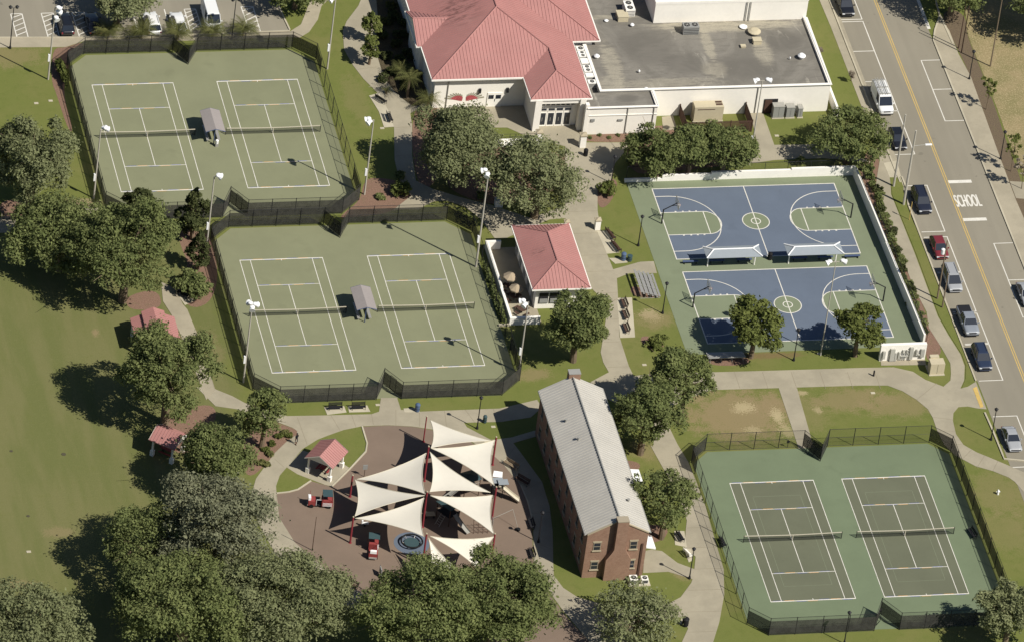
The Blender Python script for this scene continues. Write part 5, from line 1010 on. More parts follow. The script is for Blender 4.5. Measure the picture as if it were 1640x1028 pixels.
flood('pale floodlight pole in the mulch to the right of the far tennis fence', (583.5, 312), 0, 12.2, ((-.8, .2, 0), (-.7, -.4, -.1))); flood('pale floodlight pole between the magnolia and the middle tennis fence', (330.5, 397), 0, 11.6, ((.7, .1, 0), (.6, -.2, .05)))
flood('tall pale floodlight pole between the middle tennis courts and the kiosk trees', (762, 428), 0, 15.6, ((-.6, .2, 0), (-.3, -.6, -.2)), True, .15); flood('pale floodlight pole left of the middle tennis fence by the big field', (389.5, 612), 0, 12.3, ((-.2, .5, 0), (.5, .2, 0), (-.1, -.6, .0)))
flood('pale floodlight pole between the kiosk trees and the brick building', (830.5, 596.5), 0, 11.4, ((-.8, .3, 0), (-.6, -.5, -.1))); flood('thin pole with two white lamps on the path beside the hall yard', (1200, 264), 0, 13.9, ((-.9, 0, 0), (.9, 0, 0)), True, .11); flood('pale pole with two round lamps at the near edge of the basketball slab', (1314, 569), 0, 15.3, ((-1.1, -.2, 0), (1.1, -.1, 0)), False, .09)
def upole(lab, b, h, r=.16, lamp=None, xf=False, mat='pole'):
    g = G2(*b); t = thing('utility_pole', lab, 'utility pole', (g[0], g[1], 0), None, False); MB().tube((0, 0, 0), (0, 0, h), r, r * .6, 8).build('pole', mat, t)
    if lamp: MB().path([(0, 0, lamp[1]), (lamp[0] * .9, 0, lamp[1] + .15)], .035, 5).build('lamp_arm', 'galv', t); MB().box(lamp[0] * .85 - .1, lamp[0] * 1.2 + .1, -.14, .14, lamp[1] + .08, lamp[1] + .2).build('lamp_head', 'lamp_white', t)
    if xf: MB().lathe((-.35, 0, h - 2.2), [(.24, 0), (.26, .1), (.26, .8), (.1, .9)], 10).build('transformer', 'lamp_white', t)
upole('taller pale street-light pole, left of two beside the dark navy off-road car', (1431, 299), 11.9, .17); upole('pale pole with a street-lamp arm, right of two beside the dark navy off-road car', (1447, 328), 12.2, .19, (2.0, 9.7))
upole('weathered utility pole with white transformer beside the silver van', (1501, 479), 9.6, .13, None, True, 'wood_pole'); upole('shorter weathered stay pole beside the silver van', (1509, 493), 5.6, .12, None, False, 'wood_pole')
upole('dark thin pole behind the far pavement, left of a close pair', (1535, 78), 7.2, .09, mat='brown'); upole('dark thin pole behind the far pavement, right of a close pair', (1539.6, 85), 7.8, .09, mat='brown'); upole('tall thin grey pole on the dry grass at top right', (1586, 107), 11.3, .11, mat='wood_pole')
t = upole('short thin dark marker pole in the playground left of the sails', (500, 881), 5.4, .06, mat='brown')
t = thing('marker_post', 'thin yellow marker post on the verge beside the navy off-road car', 'post', (*G2(1456, 353), 0), None, False); MB().tube((0, 0, 0), (0, 0, 3.0), .045).build('post', 'yellow', t); MB().box(-.03, .03, -.1, .1, 2.2, 3.0).build('plate', 'yellow', t)
t = thing('bollard', 'knee-high dark bollard on the wide path below the white monument wall', 'bollard', (*G2(1399, 602), 0), None, False); MB().lathe((0, 0, 0), [(.13, 0), (.11, .75), (.13, .78), (.05, .95)], 8).build('post', 'dark', t)
for px, py, lab in ((1203, 716, 'small dark information sign inside the top left fence of the near right courts'),): 
    t = thing('sign_post', 'small black notice on a post just outside the near right tennis gate', 'sign', (*G2(1261, 716), 0), None, False); MB().tube((0, 0, 0), (0, 0, 1.0), .035).build('post', 'dark', t); MB().box(-.18, .18, -.03, .03, .75, 1.1).build('board', 'black', t)
t = thing('hydrant', 'white fire hydrant on the lawn right of the near tennis fence', 'hydrant', (*G2(1598, 791), 0), None, False); MB().lathe((0, 0, 0), [(.16, 0), (.14, .5), (.17, .52), (.08, .72)], 10).build('body', 'lamp_white', t); MB().tube((-.25, 0, .42), (.25, 0, .42), .06).build('nozzle', 'lamp_white', t)

# ---------------------------------------------------------------- cars
def loft(sec):
    m = MB(); n = len(sec[0]); vs = [p for s in sec for p in s]; fs = [(k * n + i, k * n + (i + 1) % n, (k + 1) * n + (i + 1) % n, (k + 1) * n + i) for k in range(len(sec) - 1) for i in range(n)]
    return m.add(vs, fs + [tuple(range(n - 1, -1, -1)), tuple(range((len(sec) - 1) * n, len(sec) * n))])
def ring(y, w, zb, zt, tw=.86, c=.08):   # body cross-section
    h = w / 2; return [(-h * .92, y, zb), (h * .92, y, zb), (h, y, zb + .15), (h, y, zt - c * 1.6), (h * tw, y, zt - c * .1), (h * tw * .6, y, zt), (-h * tw * .6, y, zt), (-h * tw, y, zt - c * .1), (-h, y, zt - c * 1.6), (-h, y, zb + .15)]
def car(lab, x, y, col, kind='suv', face=-1, group='cars parked along the kerb', roofmat=None, L=None):
    """face -1: bonnet towards -y"""
    t = thing('parked_car' if kind != 'van' else 'parked_van', lab, {'van': 'van', 'pickup': 'pickup truck'}.get(kind, 'car'), (x, y, .02), group, False, 0 if face < 0 else math.pi)
    P = PA[col]; D = {'suv': (4.8, 1.92, .98, 1.72), 'sedan': (4.75, 1.84, .86, 1.42), 'van': (5.7, 2.05, 1.15, 2.2), 'pickup': (5.7, 1.98, 1.08, 1.78), 'hatch': (4.4, 1.82, .92, 1.5), 'minivan': (5.0, 1.96, 1.0, 1.76)}[kind]
    L_, w, zb, zt = D; L_ = L or L_; F = -L_ / 2; B = L_ / 2
    # body below the windows (hood at the -y end)
    hz = zb - (.06 if kind in ('suv', 'pickup', 'van') else .1)
    S_ = [ring(F, w * .74, .42, hz - .3), ring(F + .1, w * .88, .3, hz - .16), ring(F + .4, w * .97, .24, hz - .06), ring(F + 1.0, w, .22, hz), ring(F + 1.45, w, .22, zb), ring(0, w, .22, zb), ring(B - .9, w, .22, zb), ring(B - .3, w * .98, .26, zb - (.0 if kind != 'sedan' else .04)), ring(B - .06, w * .92, .34, zb - .1), ring(B, w * .84, .42, zb - .28)]
    loft(S_).build('body', P, t, True)
    c0, c1, r0, r1 = {'suv': (F + 1.25, B - .12, F + 2.0, B - .5), 'sedan': (F + 1.35, B - .55, F + 2.2, B - 1.35), 'van': (F + 1.0, B - .05, F + 1.7, B - .15), 'pickup': (F + 1.35, F + 3.55, F + 2.0, F + 3.35), 'hatch': (F + 1.15, B - .15, F + 1.95, B - .75), 'minivan': (F + .95, B - .1, F + 1.9, B - .35)}[kind]
    wb, wt = w * .93, w * .72 if kind != 'van' else w * .84
    def cab(o, z0, z1, a0, a1, b0, b1, wb_, wt_):
        return MB().add([(-wb_ / 2, a0, z0), (wb_ / 2, a0, z0), (wb_ / 2, a1, z0), (-wb_ / 2, a1, z0), (-wt_ / 2, b0, z1), (wt_ / 2, b0, z1), (wt_ / 2, b1, z1), (-wt_ / 2, b1, z1)], [(0, 3, 2, 1), (4, 5, 6, 7), (0, 1, 5, 4), (1, 2, 6, 5), (2, 3, 7, 6), (3, 0, 4, 7)])
    cab(0, zb - .05, zt - .05, c0, c1, r0, r1, wb, wt).build('windows', 'glass', t)
    m = MB(); rr = roofmat or P   # roof skin and pillars
    loft([[(-wt / 2 - .01, r0 - .04, zt - .09), (wt / 2 + .01, r0 - .04, zt - .09), (wt * .44, r0, zt - .02), (-wt * .44, r0, zt - .02)], [(-wt / 2 - .01, r0 + .3, zt - .09), (wt / 2 + .01, r0 + .3, zt - .09), (wt * .46, r0 + .3, zt + .01), (-wt * .46, r0 + .3, zt + .01)],
          [(-wt / 2 - .01, r1 - .2, zt - .09), (wt / 2 + .01, r1 - .2, zt - .09), (wt * .46, r1 - .2, zt + .01), (-wt * .46, r1 - .2, zt + .01)], [(-wt / 2 - .01, r1 + .03, zt - .09), (wt / 2 + .01, r1 + .03, zt - .09), (wt * .43, r1, zt - .03), (-wt * .43, r1, zt - .03)]]).build('roof', rr, t)
    for s in (-1, 1):
        m.tube((s * wb / 2, c0, zb - .03), (s * wt / 2, r0, zt - .06), .045, n=5); m.tube((s * wb / 2, c1, zb - .03), (s * wt / 2, r1, zt - .06), .06, n=5)
        for f in ((.5,) if kind == 'sedan' else (.36, .7)):
            a, b = c0 + (c1 - c0) * f, r0 + (r1 - r0) * f; m.tube((s * (wb / 2 + .0), a, zb - .03), (s * (wt / 2 + .005), b, zt - .06), .035, n=5)
    if kind == 'van':
        for s in (-1, 1): MB().add([(s * (wb / 2 + .012), c0 + 1.6, zb - .04), (s * (wb / 2 + .012), c1, zb - .04), (s * (wt / 2 + .02), r1, zt - .06), (s * (wt / 2 + .02), r0 + 1.2, zt - .06)], [(0, 1, 2, 3)]).build('side_panel', P, t)
        MB().box(-wt / 2, wt / 2, c1 - .02, c1 + .03, zb - .04, zt - .1).build('rear_panel', P, t)
    m.build('body_frame', P, t)
    for s in (-1, 1):
        MB().box(s * w * .36 - .17, s * w * .36 + .17, F - .0, F + .16, hz - .32, hz - .17).build('headlight', 'headlight', t); MB().box(s * w * .4 - .09, s * w * .4 + .09, B - .12, B + .01, zb - .4, zb - .15).build('tail_light', 'red_post', t)
        MB().box(s * (w / 2 + .02), s * (w / 2 + .22), c0 + .25, c0 + .37, zb - .02, zb + .16).build('mirror', P, t) if s > 0 else MB().box(-(w / 2 + .22), -(w / 2 + .02), c0 + .25, c0 + .37, zb - .02, zb + .16).build('mirror', P, t)
        for yy in (F + .9, B - .95):
            wh = MB().tube((s * (w / 2 - .2), yy, .34), (s * (w / 2 + .015), yy, .34), .34, n=14).build('wheel', 'black', t); MB().tube((s * (w / 2), yy, .34), (s * (w / 2 + .03), yy, .34), .19, n=10).build('rim', 'hub', wh)
    MB().box(-w * .24, w * .24, F - .015, F + .1, hz - .38, hz - .22).build('grille', 'dark', t); MB().box(-w * .42, w * .42, F - .03, F + .1, .32, .44).build('bumper', 'dark' if kind in ('pickup', 'van') else P, t)
    if kind == 'pickup':
        MB().box(-w * .41, w * .41, F + 3.7, B - .12, zb + .004, zb + .03).build('bed_cover', 'dark', t)
    if kind == 'van' and lab.startswith('white work'):
        m = MB(); [m.box(-.8, .8, yy, yy + .06, zt + .02, zt + .16) for yy in (r0 + .4, r0 + 1.9, r1 - .3)]; [m.box(s, s + .07, r0 + .2, r1 + .1, zt + .16, zt + .22) for s in (-.62, -.3, .1, .38)]; [m.box(-.6, -.26, r0 + .5 + k * .4, r0 + .55 + k * .4, zt + .17, zt + .21) for k in range(8)]; m.build('roof_rack', 'galv', t)
    if kind in ('suv', 'minivan'):
        m = MB(); [m.box(s * wt * .38 - .02, s * wt * .38 + .02, r0 + .3, r1 - .3, zt + .01, zt + .06) for s in (-1, 1)]; m.build('roof_rail', 'dark', t)
    return t
car('black SUV at the very top of the near kerb, cut by the frame', 60.3, 66.9, 'black', 'suv', -1); car('white work van with ladders on its roof rack beside the near kerb', 60.3, 44.6, 'white', 'van', -1)
car('small black hatchback with pale sunshade half hidden behind the light pole', 60.4, 36.0, 'black', 'hatch', -1); car('dark navy boxy off-road SUV beside the near kerb below the two poles', 60.35, 22.1, 'navy', 'suv', -1, L=5.1); car('dark red sedan-like car parked behind the silver van', 60.3, 11.8, 'red', 'hatch', -1)
car('silver minivan parked between the red car and the silver pickup', 60.35, 4.9, 'silver', 'minivan', -1); car('silver pickup truck with a dark covered bed', 60.3, -4.1, 'grey', 'pickup', -1); car('dark blue SUV parked last before the path junction', 60.25, -11.9, 'blue', 'suv', -1); car('silver sedan parked alone below the junction, beside the lamp island', 60.1, -28.8, 'silver', 'sedan', -1)
car('pale silver car on the far side of the road, cut by the right frame edge', 69.6, 1.2, 'silver', 'sedan', -1, 'cars parked along the kerb')
GP = 'cars in the car park'
for a in (('black SUV in the car park between the hatched bays, leftmost car', -48.0, 67.3, 'black', 'suv', 1), ('dark blue car in the tree shade in the car park', -44.2, 67.3, 'navy', 'sedan', 1), ('white SUV with roof rails behind the palms, left of the white sedan', -36.2, 66.9, 'white', 'suv', 1), ('white hatchback in the middle of the three white vehicles', -32.6, 67.0, 'white', 'hatch', 1), ('long white van nearest the twin-headed car park lamp', -28.0, 67.6, 'white', 'van', -1)): car(*a, GP)

# ---------------------------------------------------------------- playground: sails, posts, toys
PB = {'a': (678, 707, 4.1), 'b': (679.3, 770, 5.6), 'c': (788.7, 744, 4.5), 'd': (560.5, 795, 3.45), 'e': (560.7, 868.8, 4.15), 'f': (676.6, 843.7, 5.7), 'g': (787.9, 830.5, 5.15), 'h': (785.5, 906, 5.2), 'i': (676.3, 906, 5.2)}
PL = {'a': 'slim maroon post at the top corner of the sail group', 'b': 'maroon post between the two upper sail rows', 'c': 'maroon post at the top right of the sail group', 'd': 'maroon post at the upper left of the sails', 'e': 'maroon post at the lower left of the sails', 'f': 'central maroon post where six sails meet',
      'g': 'maroon post at the right beside the white slide', 'h': 'maroon post at the lower right near the big oak', 'i': 'maroon post beside the dark ring carousel'}
for k, (px, py, h) in PB.items():
    g = G2(px, py); t = thing('sail_post', PL[k], 'post', (g[0], g[1], 0), 'maroon sail posts', False); MB().tube((0, 0, 0), (0, 0, h), .13 if k != 'a' else .09, .12 if k != 'a' else .08, 8).build('mast', 'red_post', t); MB().lathe((0, 0, h), [(.13, 0), (.1, .1)], 8).build('cap', 'stone', t); MB().lathe((0, 0, 0), [(.22, 0), (.22, .05)], 8).build('base_plate', 'red_post', t)
def sail(lab, c, sag=.05):
    C3 = [Vector(G(*q)) for q in c]; ctr = sum(C3, Vector()) / 3; N = 14; idx = {}; vs = []; fs = []
    def edge(a, b, t): p = a.lerp(b, t); return p + (ctr - p) * 0
    for i in range(N + 1):
        for j in range(N + 1 - i):
            u, v = i / N, j / N; w = 1 - u - v; p = C3[0] * w + C3[1] * u + C3[2] * v
            # pull the edges in to a catenary
            off = Vector()
            for (a, b, wa, wb, wc) in ((C3[0], C3[1], w, u, v), (C3[1], C3[2], u, v, w), (C3[2], C3[0], v, w, u)):
                mid = (a + b) / 2; d = (ctr - mid); L = (b - a).length
                off += d.normalized() * L * sag * 4 * wa * wb * max(0, 1 - wc * 1.6)
            off.z -= .5 * 27 * u * v * w * .35
            idx[i, j] = len(vs); vs.append(p + off)
    for i in range(N):
        for j in range(N - i):
            fs.append((idx[i, j], idx[i + 1, j], idx[i, j + 1]))
            if j < N - i - 1: fs.append((idx[i + 1, j], idx[i + 1, j + 1], idx[i, j + 1]))
    n = len(vs); vs2 = vs + [p - Vector((0, 0, .015)) for p in vs]
    o = MB().add(vs2, fs + [(a + n, c_ + n, b + n) for a, b, c_ in fs]).build('shade_sail', 'sail', None, True, tuple(ctr)); tag(o, lab, 'shade sail', 'cream triangular shade sails'); 
    m = MB()
    ring_ = [idx[i, 0] for i in range(N + 1)] + [idx[N - j, j] for j in range(1, N + 1)] + [idx[0, N - i] for i in range(1, N + 1)]
    m.path([vs[q] + Vector((0, 0, .01)) for q in ring_], .045, 4); m.build('hem', 'net_tape', o)
for lab, c in (('topmost shade sail, pointing away toward the path lamp', ((689, 672, 4.0), (786, 705.5, 4.3), (690, 717, 5.4))), ('large upper right shade sail below the topmost one', ((691, 717.5, 5.4), (792.5, 704.5, 4.3), (791.7, 777, 5.0))),
               ('upper left shade sail with its long edge toward the red picnic shelter', ((571.5, 767, 3.4), (682.5, 725, 5.4), (681, 790.5, 5.6))), ('middle left shade sail between the two left masts', ((568.3, 767.5, 3.3), (680, 793, 5.5), (568.3, 826, 4.0))), ('lower left shade sail beside the dark ring carousel', ((569, 829.5, 3.9), (679, 796.5, 5.4), (678.5, 858.5, 5.0))),
               ('centre right shade sail whose left edge hangs between the two tall middle masts', ((688.5, 723, 5.3), (785.5, 788, 5.0), (688.3, 787, 5.5))), ('right shade sail above the play tower slides', ((689.3, 793, 5.4), (788.8, 792.5, 4.9), (791.3, 855, 5.0))), ('lower shade sail running into the crown of the big oak', ((689, 858, 5.0), (790.5, 859, 5.0), (765, 910, 3.4))),
               ('lowest narrow shade sail mostly hidden by the big oak', ((686.3, 860.5, 5.0), (735, 912, 3.4), (689, 912, 3.6)))): sail(lab, c)
def playset(lab, px, py, ang=0):
    g = G2(px, py); t = thing('play_tower', lab, 'play tower', (g[0], g[1], 0), None, False, math.radians(ang))
    for x in (-1.1, 1.1):
        for y in (-.9, .9): MB().tube((x, y, 0), (x, y, 2.9), .055).build('post', 'brown', t)
    MB().box(-1.1, 1.1, -.9, .9, 1.3, 1.36).build('deck', 'dark', t); MB().add([(-1.3, -1.1, 2.75), (1.3, -1.1, 2.75), (1.3, 1.1, 2.75), (-1.3, 1.1, 2.75), (0, 0, 3.2)], [(0, 1, 4), (1, 2, 4), (2, 3, 4), (3, 0, 4), (3, 2, 1, 0)]).build('roof', 'teal_can', t)
    m = MB(); N = 8
    for i in range(N):
        a, b = i / N, (i + 1) / N; f = lambda u: (1.1 + 2.6 * u, 1.35 * (1 - u) ** 1.3 + .18)
        (xa, za), (xb, zb_) = f(a), f(b); m.add([(xa, -.3, za), (xb, -.3, zb_), (xb, .3, zb_), (xa, .3, za), (xa, -.34, za + .2), (xb, -.34, zb_ + .2), (xb, .34, zb_ + .2), (xa, .34, za + .2)], [(0, 1, 2, 3), (0, 4, 5, 1), (3, 2, 6, 7)])
    m.build('slide', 'slide_grey', t); m = MB()
    for x in (-.35, .35): m.tube((x, -.9, 1.33), (x, -1.9, 0), .03)
    for i in range(5): m.tube((-.35, -1.0 - i * .18, 1.2 - i * .24), (.35, -1.0 - i * .18, 1.2 - i * .24), .025)
    m.build('ladder', 'galv', t); m = MB(); [m.tube((x, y, 1.36 + z), (x2, y, 1.36 + z), .025) for (x, x2, y) in ((-1.1, 1.1, .9),) for z in (.4, .8)]; [m.tube((-1.1, -.9, 1.36 + z), (-1.1, .9, 1.36 + z), .025) for z in (.4, .8)]; m.build('railing', 'galv', t); return t
playset('grey play tower with slide visible under the centre right sails', 716, 832, -55); playset('grey play tower with slide seen in the gap below the upper right sail', 748, 790, 200); 
t = thing('spiral_slide', 'white curved slide with a blue-grey roofed platform right of the sails', 'slide', (*G2(801, 800), 0), None, False)
m = MB(); N = 12; pts = []
for i in range(N + 1):
    u = i / N; a = math.radians(150 + 80 * u); pts.append((-.3 + 2.6 * u, .6 - 1.3 * u ** 1.5, 1.7 * (1 - u) ** 1.2 + .25))
for a, b in zip(pts[:-1], pts[1:]):
    m.add([(a[0] - .1, a[1] - .4, a[2]), (b[0] - .1, b[1] - .4, b[2]), (b[0] + .1, b[1] + .4, b[2]), (a[0] + .1, a[1] + .4, a[2]), (a[0] - .12, a[1] - .46, a[2] + .28), (b[0] - .12, b[1] - .46, b[2] + .28), (b[0] + .12, b[1] + .46, b[2] + .28), (a[0] + .12, a[1] + .46, a[2] + .28)], [(0, 1, 2, 3), (0, 4, 5, 1), (3, 2, 6, 7)])
m.build('slide', 'net_tape', t); MB().box(-1.0, .3, .2, 1.5, 1.6, 1.66).build('platform', 'dark', t); MB().box(-.9, .5, 1.0, 2.1, 1.9, 1.96).box(-.3, 1.0, .4, 1.5, 2.1, 2.15).build('canopy', 'blue_grey', t)
for x, y in ((-.9, .3), (.25, .3), (-.9, 1.4), (.9, 1.4)): MB().tube((x, y, 0), (x, y, 2.1), .05).build('post', 'dark', t)
t = thing('shade_table', 'small white canopy panel with blue marks beside the upper right mast', 'play panel', (*G2(795, 774), 0), None, False); MB().add([(-.7, -.35, 1.5), (.5, -.5, 1.4), (.7, .35, 1.6), (-.4, .55, 1.7), (-.7, -.35, 1.45), (.5, -.5, 1.35), (.7, .35, 1.55), (-.4, .55, 1.65)], [(0, 1, 2, 3), (7, 6, 5, 4), (0, 4, 5, 1), (1, 5, 6, 2), (2, 6, 7, 3), (3, 7, 4, 0)]).build('panel', 'lamp_white', t); MB().tube((0, 0, 0), (0, 0, 1.5), .05).build('post', 'galv', t)
t = thing('ring_carousel', 'dark circular rope carousel on a blue-grey disc below the left sails', 'carousel', (*G2(659, 870), 0), None, False)
MB().lathe((0, 0, 0), [(2.25, .02), (2.25, .036)], 28).build('safety_disc', 'bb_blue', t); m = MB(); m.path([(1.35 * math.cos(a), 1.35 * math.sin(a), .45) for a in np.linspace(0, 2 * math.pi, 25)], .11, 6); m.build('ring', 'black', t); MB().lathe((0, 0, .12), [(.95, 0), (.95, .1)], 20).build('platform', 'teal_can', t)
for k in range(6): a = k * math.pi / 3; MB().path([(1.35 * math.cos(a), 1.35 * math.sin(a), .45), (1.0 * math.cos(a), 1.0 * math.sin(a), .18)], .04, 5).build('spoke', 'galv', t)
def firetruck(lab, px, py, ang):
    t = thing('play_truck', lab, 'play vehicle', (*G2(px, py), 0), 'red play trucks', False, math.radians(ang))
    MB().box(-1.6, -.7, -.55, .55, .35, 1.05).build('cab', 'red_play', t); MB().box(.1, 1.5, -.6, .6, .35, 1.2).build('body', 'red_play', t); MB().box(-.7, .1, -.45, .45, .3, .42).build('chassis', 'dark', t); MB().box(.15, 1.4, -.7, .7, 2.0, 2.06).build('roof', 'teal_can', t)
    for x in (.2, 1.35):
        for y in (-.6, .6): MB().tube((x, y, 1.2), (x, y, 2.0), .03).build('post', 'dark', t)
    for x in (-1.2, 1.0):
        for y in (-.62, .55): w_ = MB().tube((x, y, .28), (x, y + .08, .28), .28, n=12).build('wheel', 'black', t)
    MB().box(-1.62, -1.3, -.4, .4, 1.06, 1.45).build('windscreen', 'lamp_white', t); MB().box(-1.72, -1.61, -.5, .5, .3, .5).build('bumper', 'galv', t); m = MB(); m.path([(-.6, -.5, .4), (-.6, -.5, 1.3), (0, -.5, 1.3)], .03, 5); [m.tube((.2, -.64, .45 + k * .15), (1.4, -.64, .45 + k * .15), .02) for k in range(4)]; m.build('handrail', 'lamp_white', t); MB().tube((-1.4, .3, 1.05), (-1.4, .3, 2.1), .025).build('mast', 'red_post', t)
firetruck('red play truck pointing left beside the upper left sails', 513, 809, -8); firetruck('red play truck facing the camera below the lower left sail', 597, 884, 78)
t = thing('arched_climber', 'thin white-piped climbing arch at the right of the playground', 'climbing frame', (*G2(797, 846), 0), None, False); m = MB()
m.path([(-.8, 0, 0), (-.8, 0, 1.7), (1.9, .9, 2.3), (2.6, -.4, 0)], .025, 6); m.build('frame', 'galv', t); m = MB(); [m.tube((-.8 + .0, -.4 + k * .2, .2), (-.8, -.4 + k * .2, 1.7), .02) for k in range(5)]; [m.tube((-.8, -.4, .3 + k * .35), (-.8, .4, .3 + k * .35), .02) for k in range(5)]; m.build('net', 'galv', t); MB().lathe((2.5, -.5, 0), [(.3, 0), (.33, .25), (.2, .3)], 10).build('seat', 'black', t)
t = thing('rope_climber', 'dark climbing frame throwing a lattice shadow under the right sails', 'climbing frame', (*G2(772, 850), 0), None, False); m = MB()
for k in range(5): m.tube((-1.2 + k * .6, -.5, 0), (-1.2 + k * .6, .3, 1.8), .03)
for k in range(4): m.tube((-1.2, -.4 + k * .2, .3 + k * .45), (1.2, -.4 + k * .2, .3 + k * .45), .025)
m.build('lattice', 'brown', t)
for px, py, lab in ((783, 712, 'pale play table in the gap below the topmost sail'), (688, 825, 'tan play counter at the foot of the central mast')):
    t = thing('play_table', lab, 'play table', (*G2(px, py + 3), 0), None, False); MB().box(-.6, .6, -.4, .4, .55, .62).build('top', 'cream_box', t); [MB().box(s * .5 - .04, s * .5 + .04, -.3, .3, 0, .549).build('leg', 'dark', t) for s in (-1, 1)]
t = thing('spring_rider', 'small white-and-grey spring rider at the shaded lower left of the sails', 'spring rider', (*G2(584, 842), 0), None, False); MB().lathe((0, 0, 0), [(.15, 0), (.12, .1), (.15, .2), (.12, .3), (.15, .4)], 8).build('spring', 'dark', t); MB().box(-.45, .45, -.12, .12, .4, .6).box(-.45, -.25, -.1, .1, .6, .95).build('seat', 'lamp_white', t)
t = thing('activity_board', 'grey upright activity panel at the playground edge under the big oak', 'activity board', (*G2(609, 921), 0), None, False); MB().box(-.06, .06, -.55, .55, .3, 1.2).build('panel', 'grey_metal', t); [MB().tube((0, s * .5, 0), (0, s * .5, 1.25), .04).build('post', 'dark', t) for s in (-1, 1)]
t = thing('info_board', 'slim grey board on a post in the upper left of the playground', 'sign', (*G2(583, 763), 0), None, False); MB().tube((0, 0, 0), (0, 0, 1.6), .04).build('post', 'brown', t); MB().box(-.3, .3, -.04, .04, 1.2, 1.9).build('board', 'grey_metal', t)

# ---------------------------------------------------------------- a person walking on the ring path
def person(lab, px, py, ang):
    g = G2(px, py); J = {'pel': (0, 0, .95), 'sp': (0, .01, 1.2), 'ch': (0, .02, 1.4), 'nk': (0, .02, 1.52), 'hd': (0, .0, 1.64), 'tp': (0, .01, 1.74)}
    V = [J['pel'], J['sp'], J['ch'], J['nk'], J['hd'], J['tp']]; E_l = [(0, 1), (1, 2), (2, 3), (3, 4), (4, 5)]; Rr = [.15, .14, .155, .055, .098, .075]
    for s in (-1, 1):
        k = len(V); f = s * .16
        V += [(s * .1, 0, .9), (s * .11, -f * .6, .5), (s * .11, f * .9 + .02, .09), (s * .11, f * .9 - .14, .04)]; E_l += [(0, k), (k, k + 1), (k + 1, k + 2), (k + 2, k + 3)]; Rr += [.1, .065, .045, .04]
        k = len(V); V += [(s * .19, .02, 1.4), (s * .23, .03 + f * .3, 1.14), (s * .22, -.08 + f * .9, .92), (s * .22, -.1 + f, .84)]; E_l += [(2, k), (k, k + 1), (k + 1, k + 2), (k + 2, k + 3)]; Rr += [.062, .046, .036, .03]
        for q in range(5):
            kk = len(V); dx = (q - 2) * .016; th = q == 0; b = V[k + 3]
            V += [(b[0] + (0 if not th else -s * .03), b[1] - (.03 if th else dx * .2), b[2] - (.01 if th else .04)), (b[0] + dx * .4 - (s * .04 if th else 0), b[1] + dx * .9 - .01, b[2] - (.05 if th else .1 - abs(q - 2.5) * .008))]; E_l += [(k + 3, kk), (kk, kk + 1)]; Rr += [.012, .009]
    me = bpy.data.meshes.new('person'); me.from_pydata(V, E_l, []); o = bpy.data.objects.new('tmp', me); COL.objects.link(o)
    md = o.modifiers.new('s', 'SKIN'); 
    for v, r in zip(me.skin_vertices[0].data, Rr): v.radius = (r, r * .8)
    me.skin_vertices[0].data[0].use_root = True; o.modifiers.new('u', 'SUBSURF').levels = 2
    bpy.context.view_layer.update(); dg = bpy.context.evaluated_depsgraph_get(); nm = bpy.data.meshes.new_from_object(o.evaluated_get(dg)); bpy.data.objects.remove(o)
    nm.materials.clear(); MT['skin'] = MT.get('skin') or plain('skin', S(170, 124, 98)); MT['cloth_black'] = MT.get('cloth_black') or plain('black_cloth', S(38, 38, 44), .9); MT['cloth_grey'] = MT.get('cloth_grey') or plain('grey_cloth', S(84, 80, 84), .9)
    for k in ('skin', 'cloth_black', 'cloth_grey'): nm.materials.append(MT[k])
    for p in nm.polygons:
        c = p.center; p.use_smooth = True; p.material_index = 1 if (.97 < c.z < 1.5 and not (abs(c.x) > .18 and c.z < 1.12)) else (2 if .35 < c.z <= .97 and abs(c.x) < .18 else 0)
    b = bpy.data.objects.new('person', nm); COL.objects.link(b); b.location = (g[0], g[1], .06); b.rotation_euler = (0, 0, math.radians(ang)); b['_o'] = (0., 0., 0.); tag(b, lab, 'person')
    MB().lathe((0, .02, 1.6), [(.105, 0), (.112, .08), (.08, .15), (.02, .175)], 10).build('hair', 'dark', b, True)
    for s in (-1, 1): MB().box(s * .11 - .05, s * .11 + .05, s * .144 - .14, s * .144 + .1, -.02, .08).build('shoe', 'black', b)
person('person in a black top and grey trousers walking on the curved ring path', 474, 711, 200)
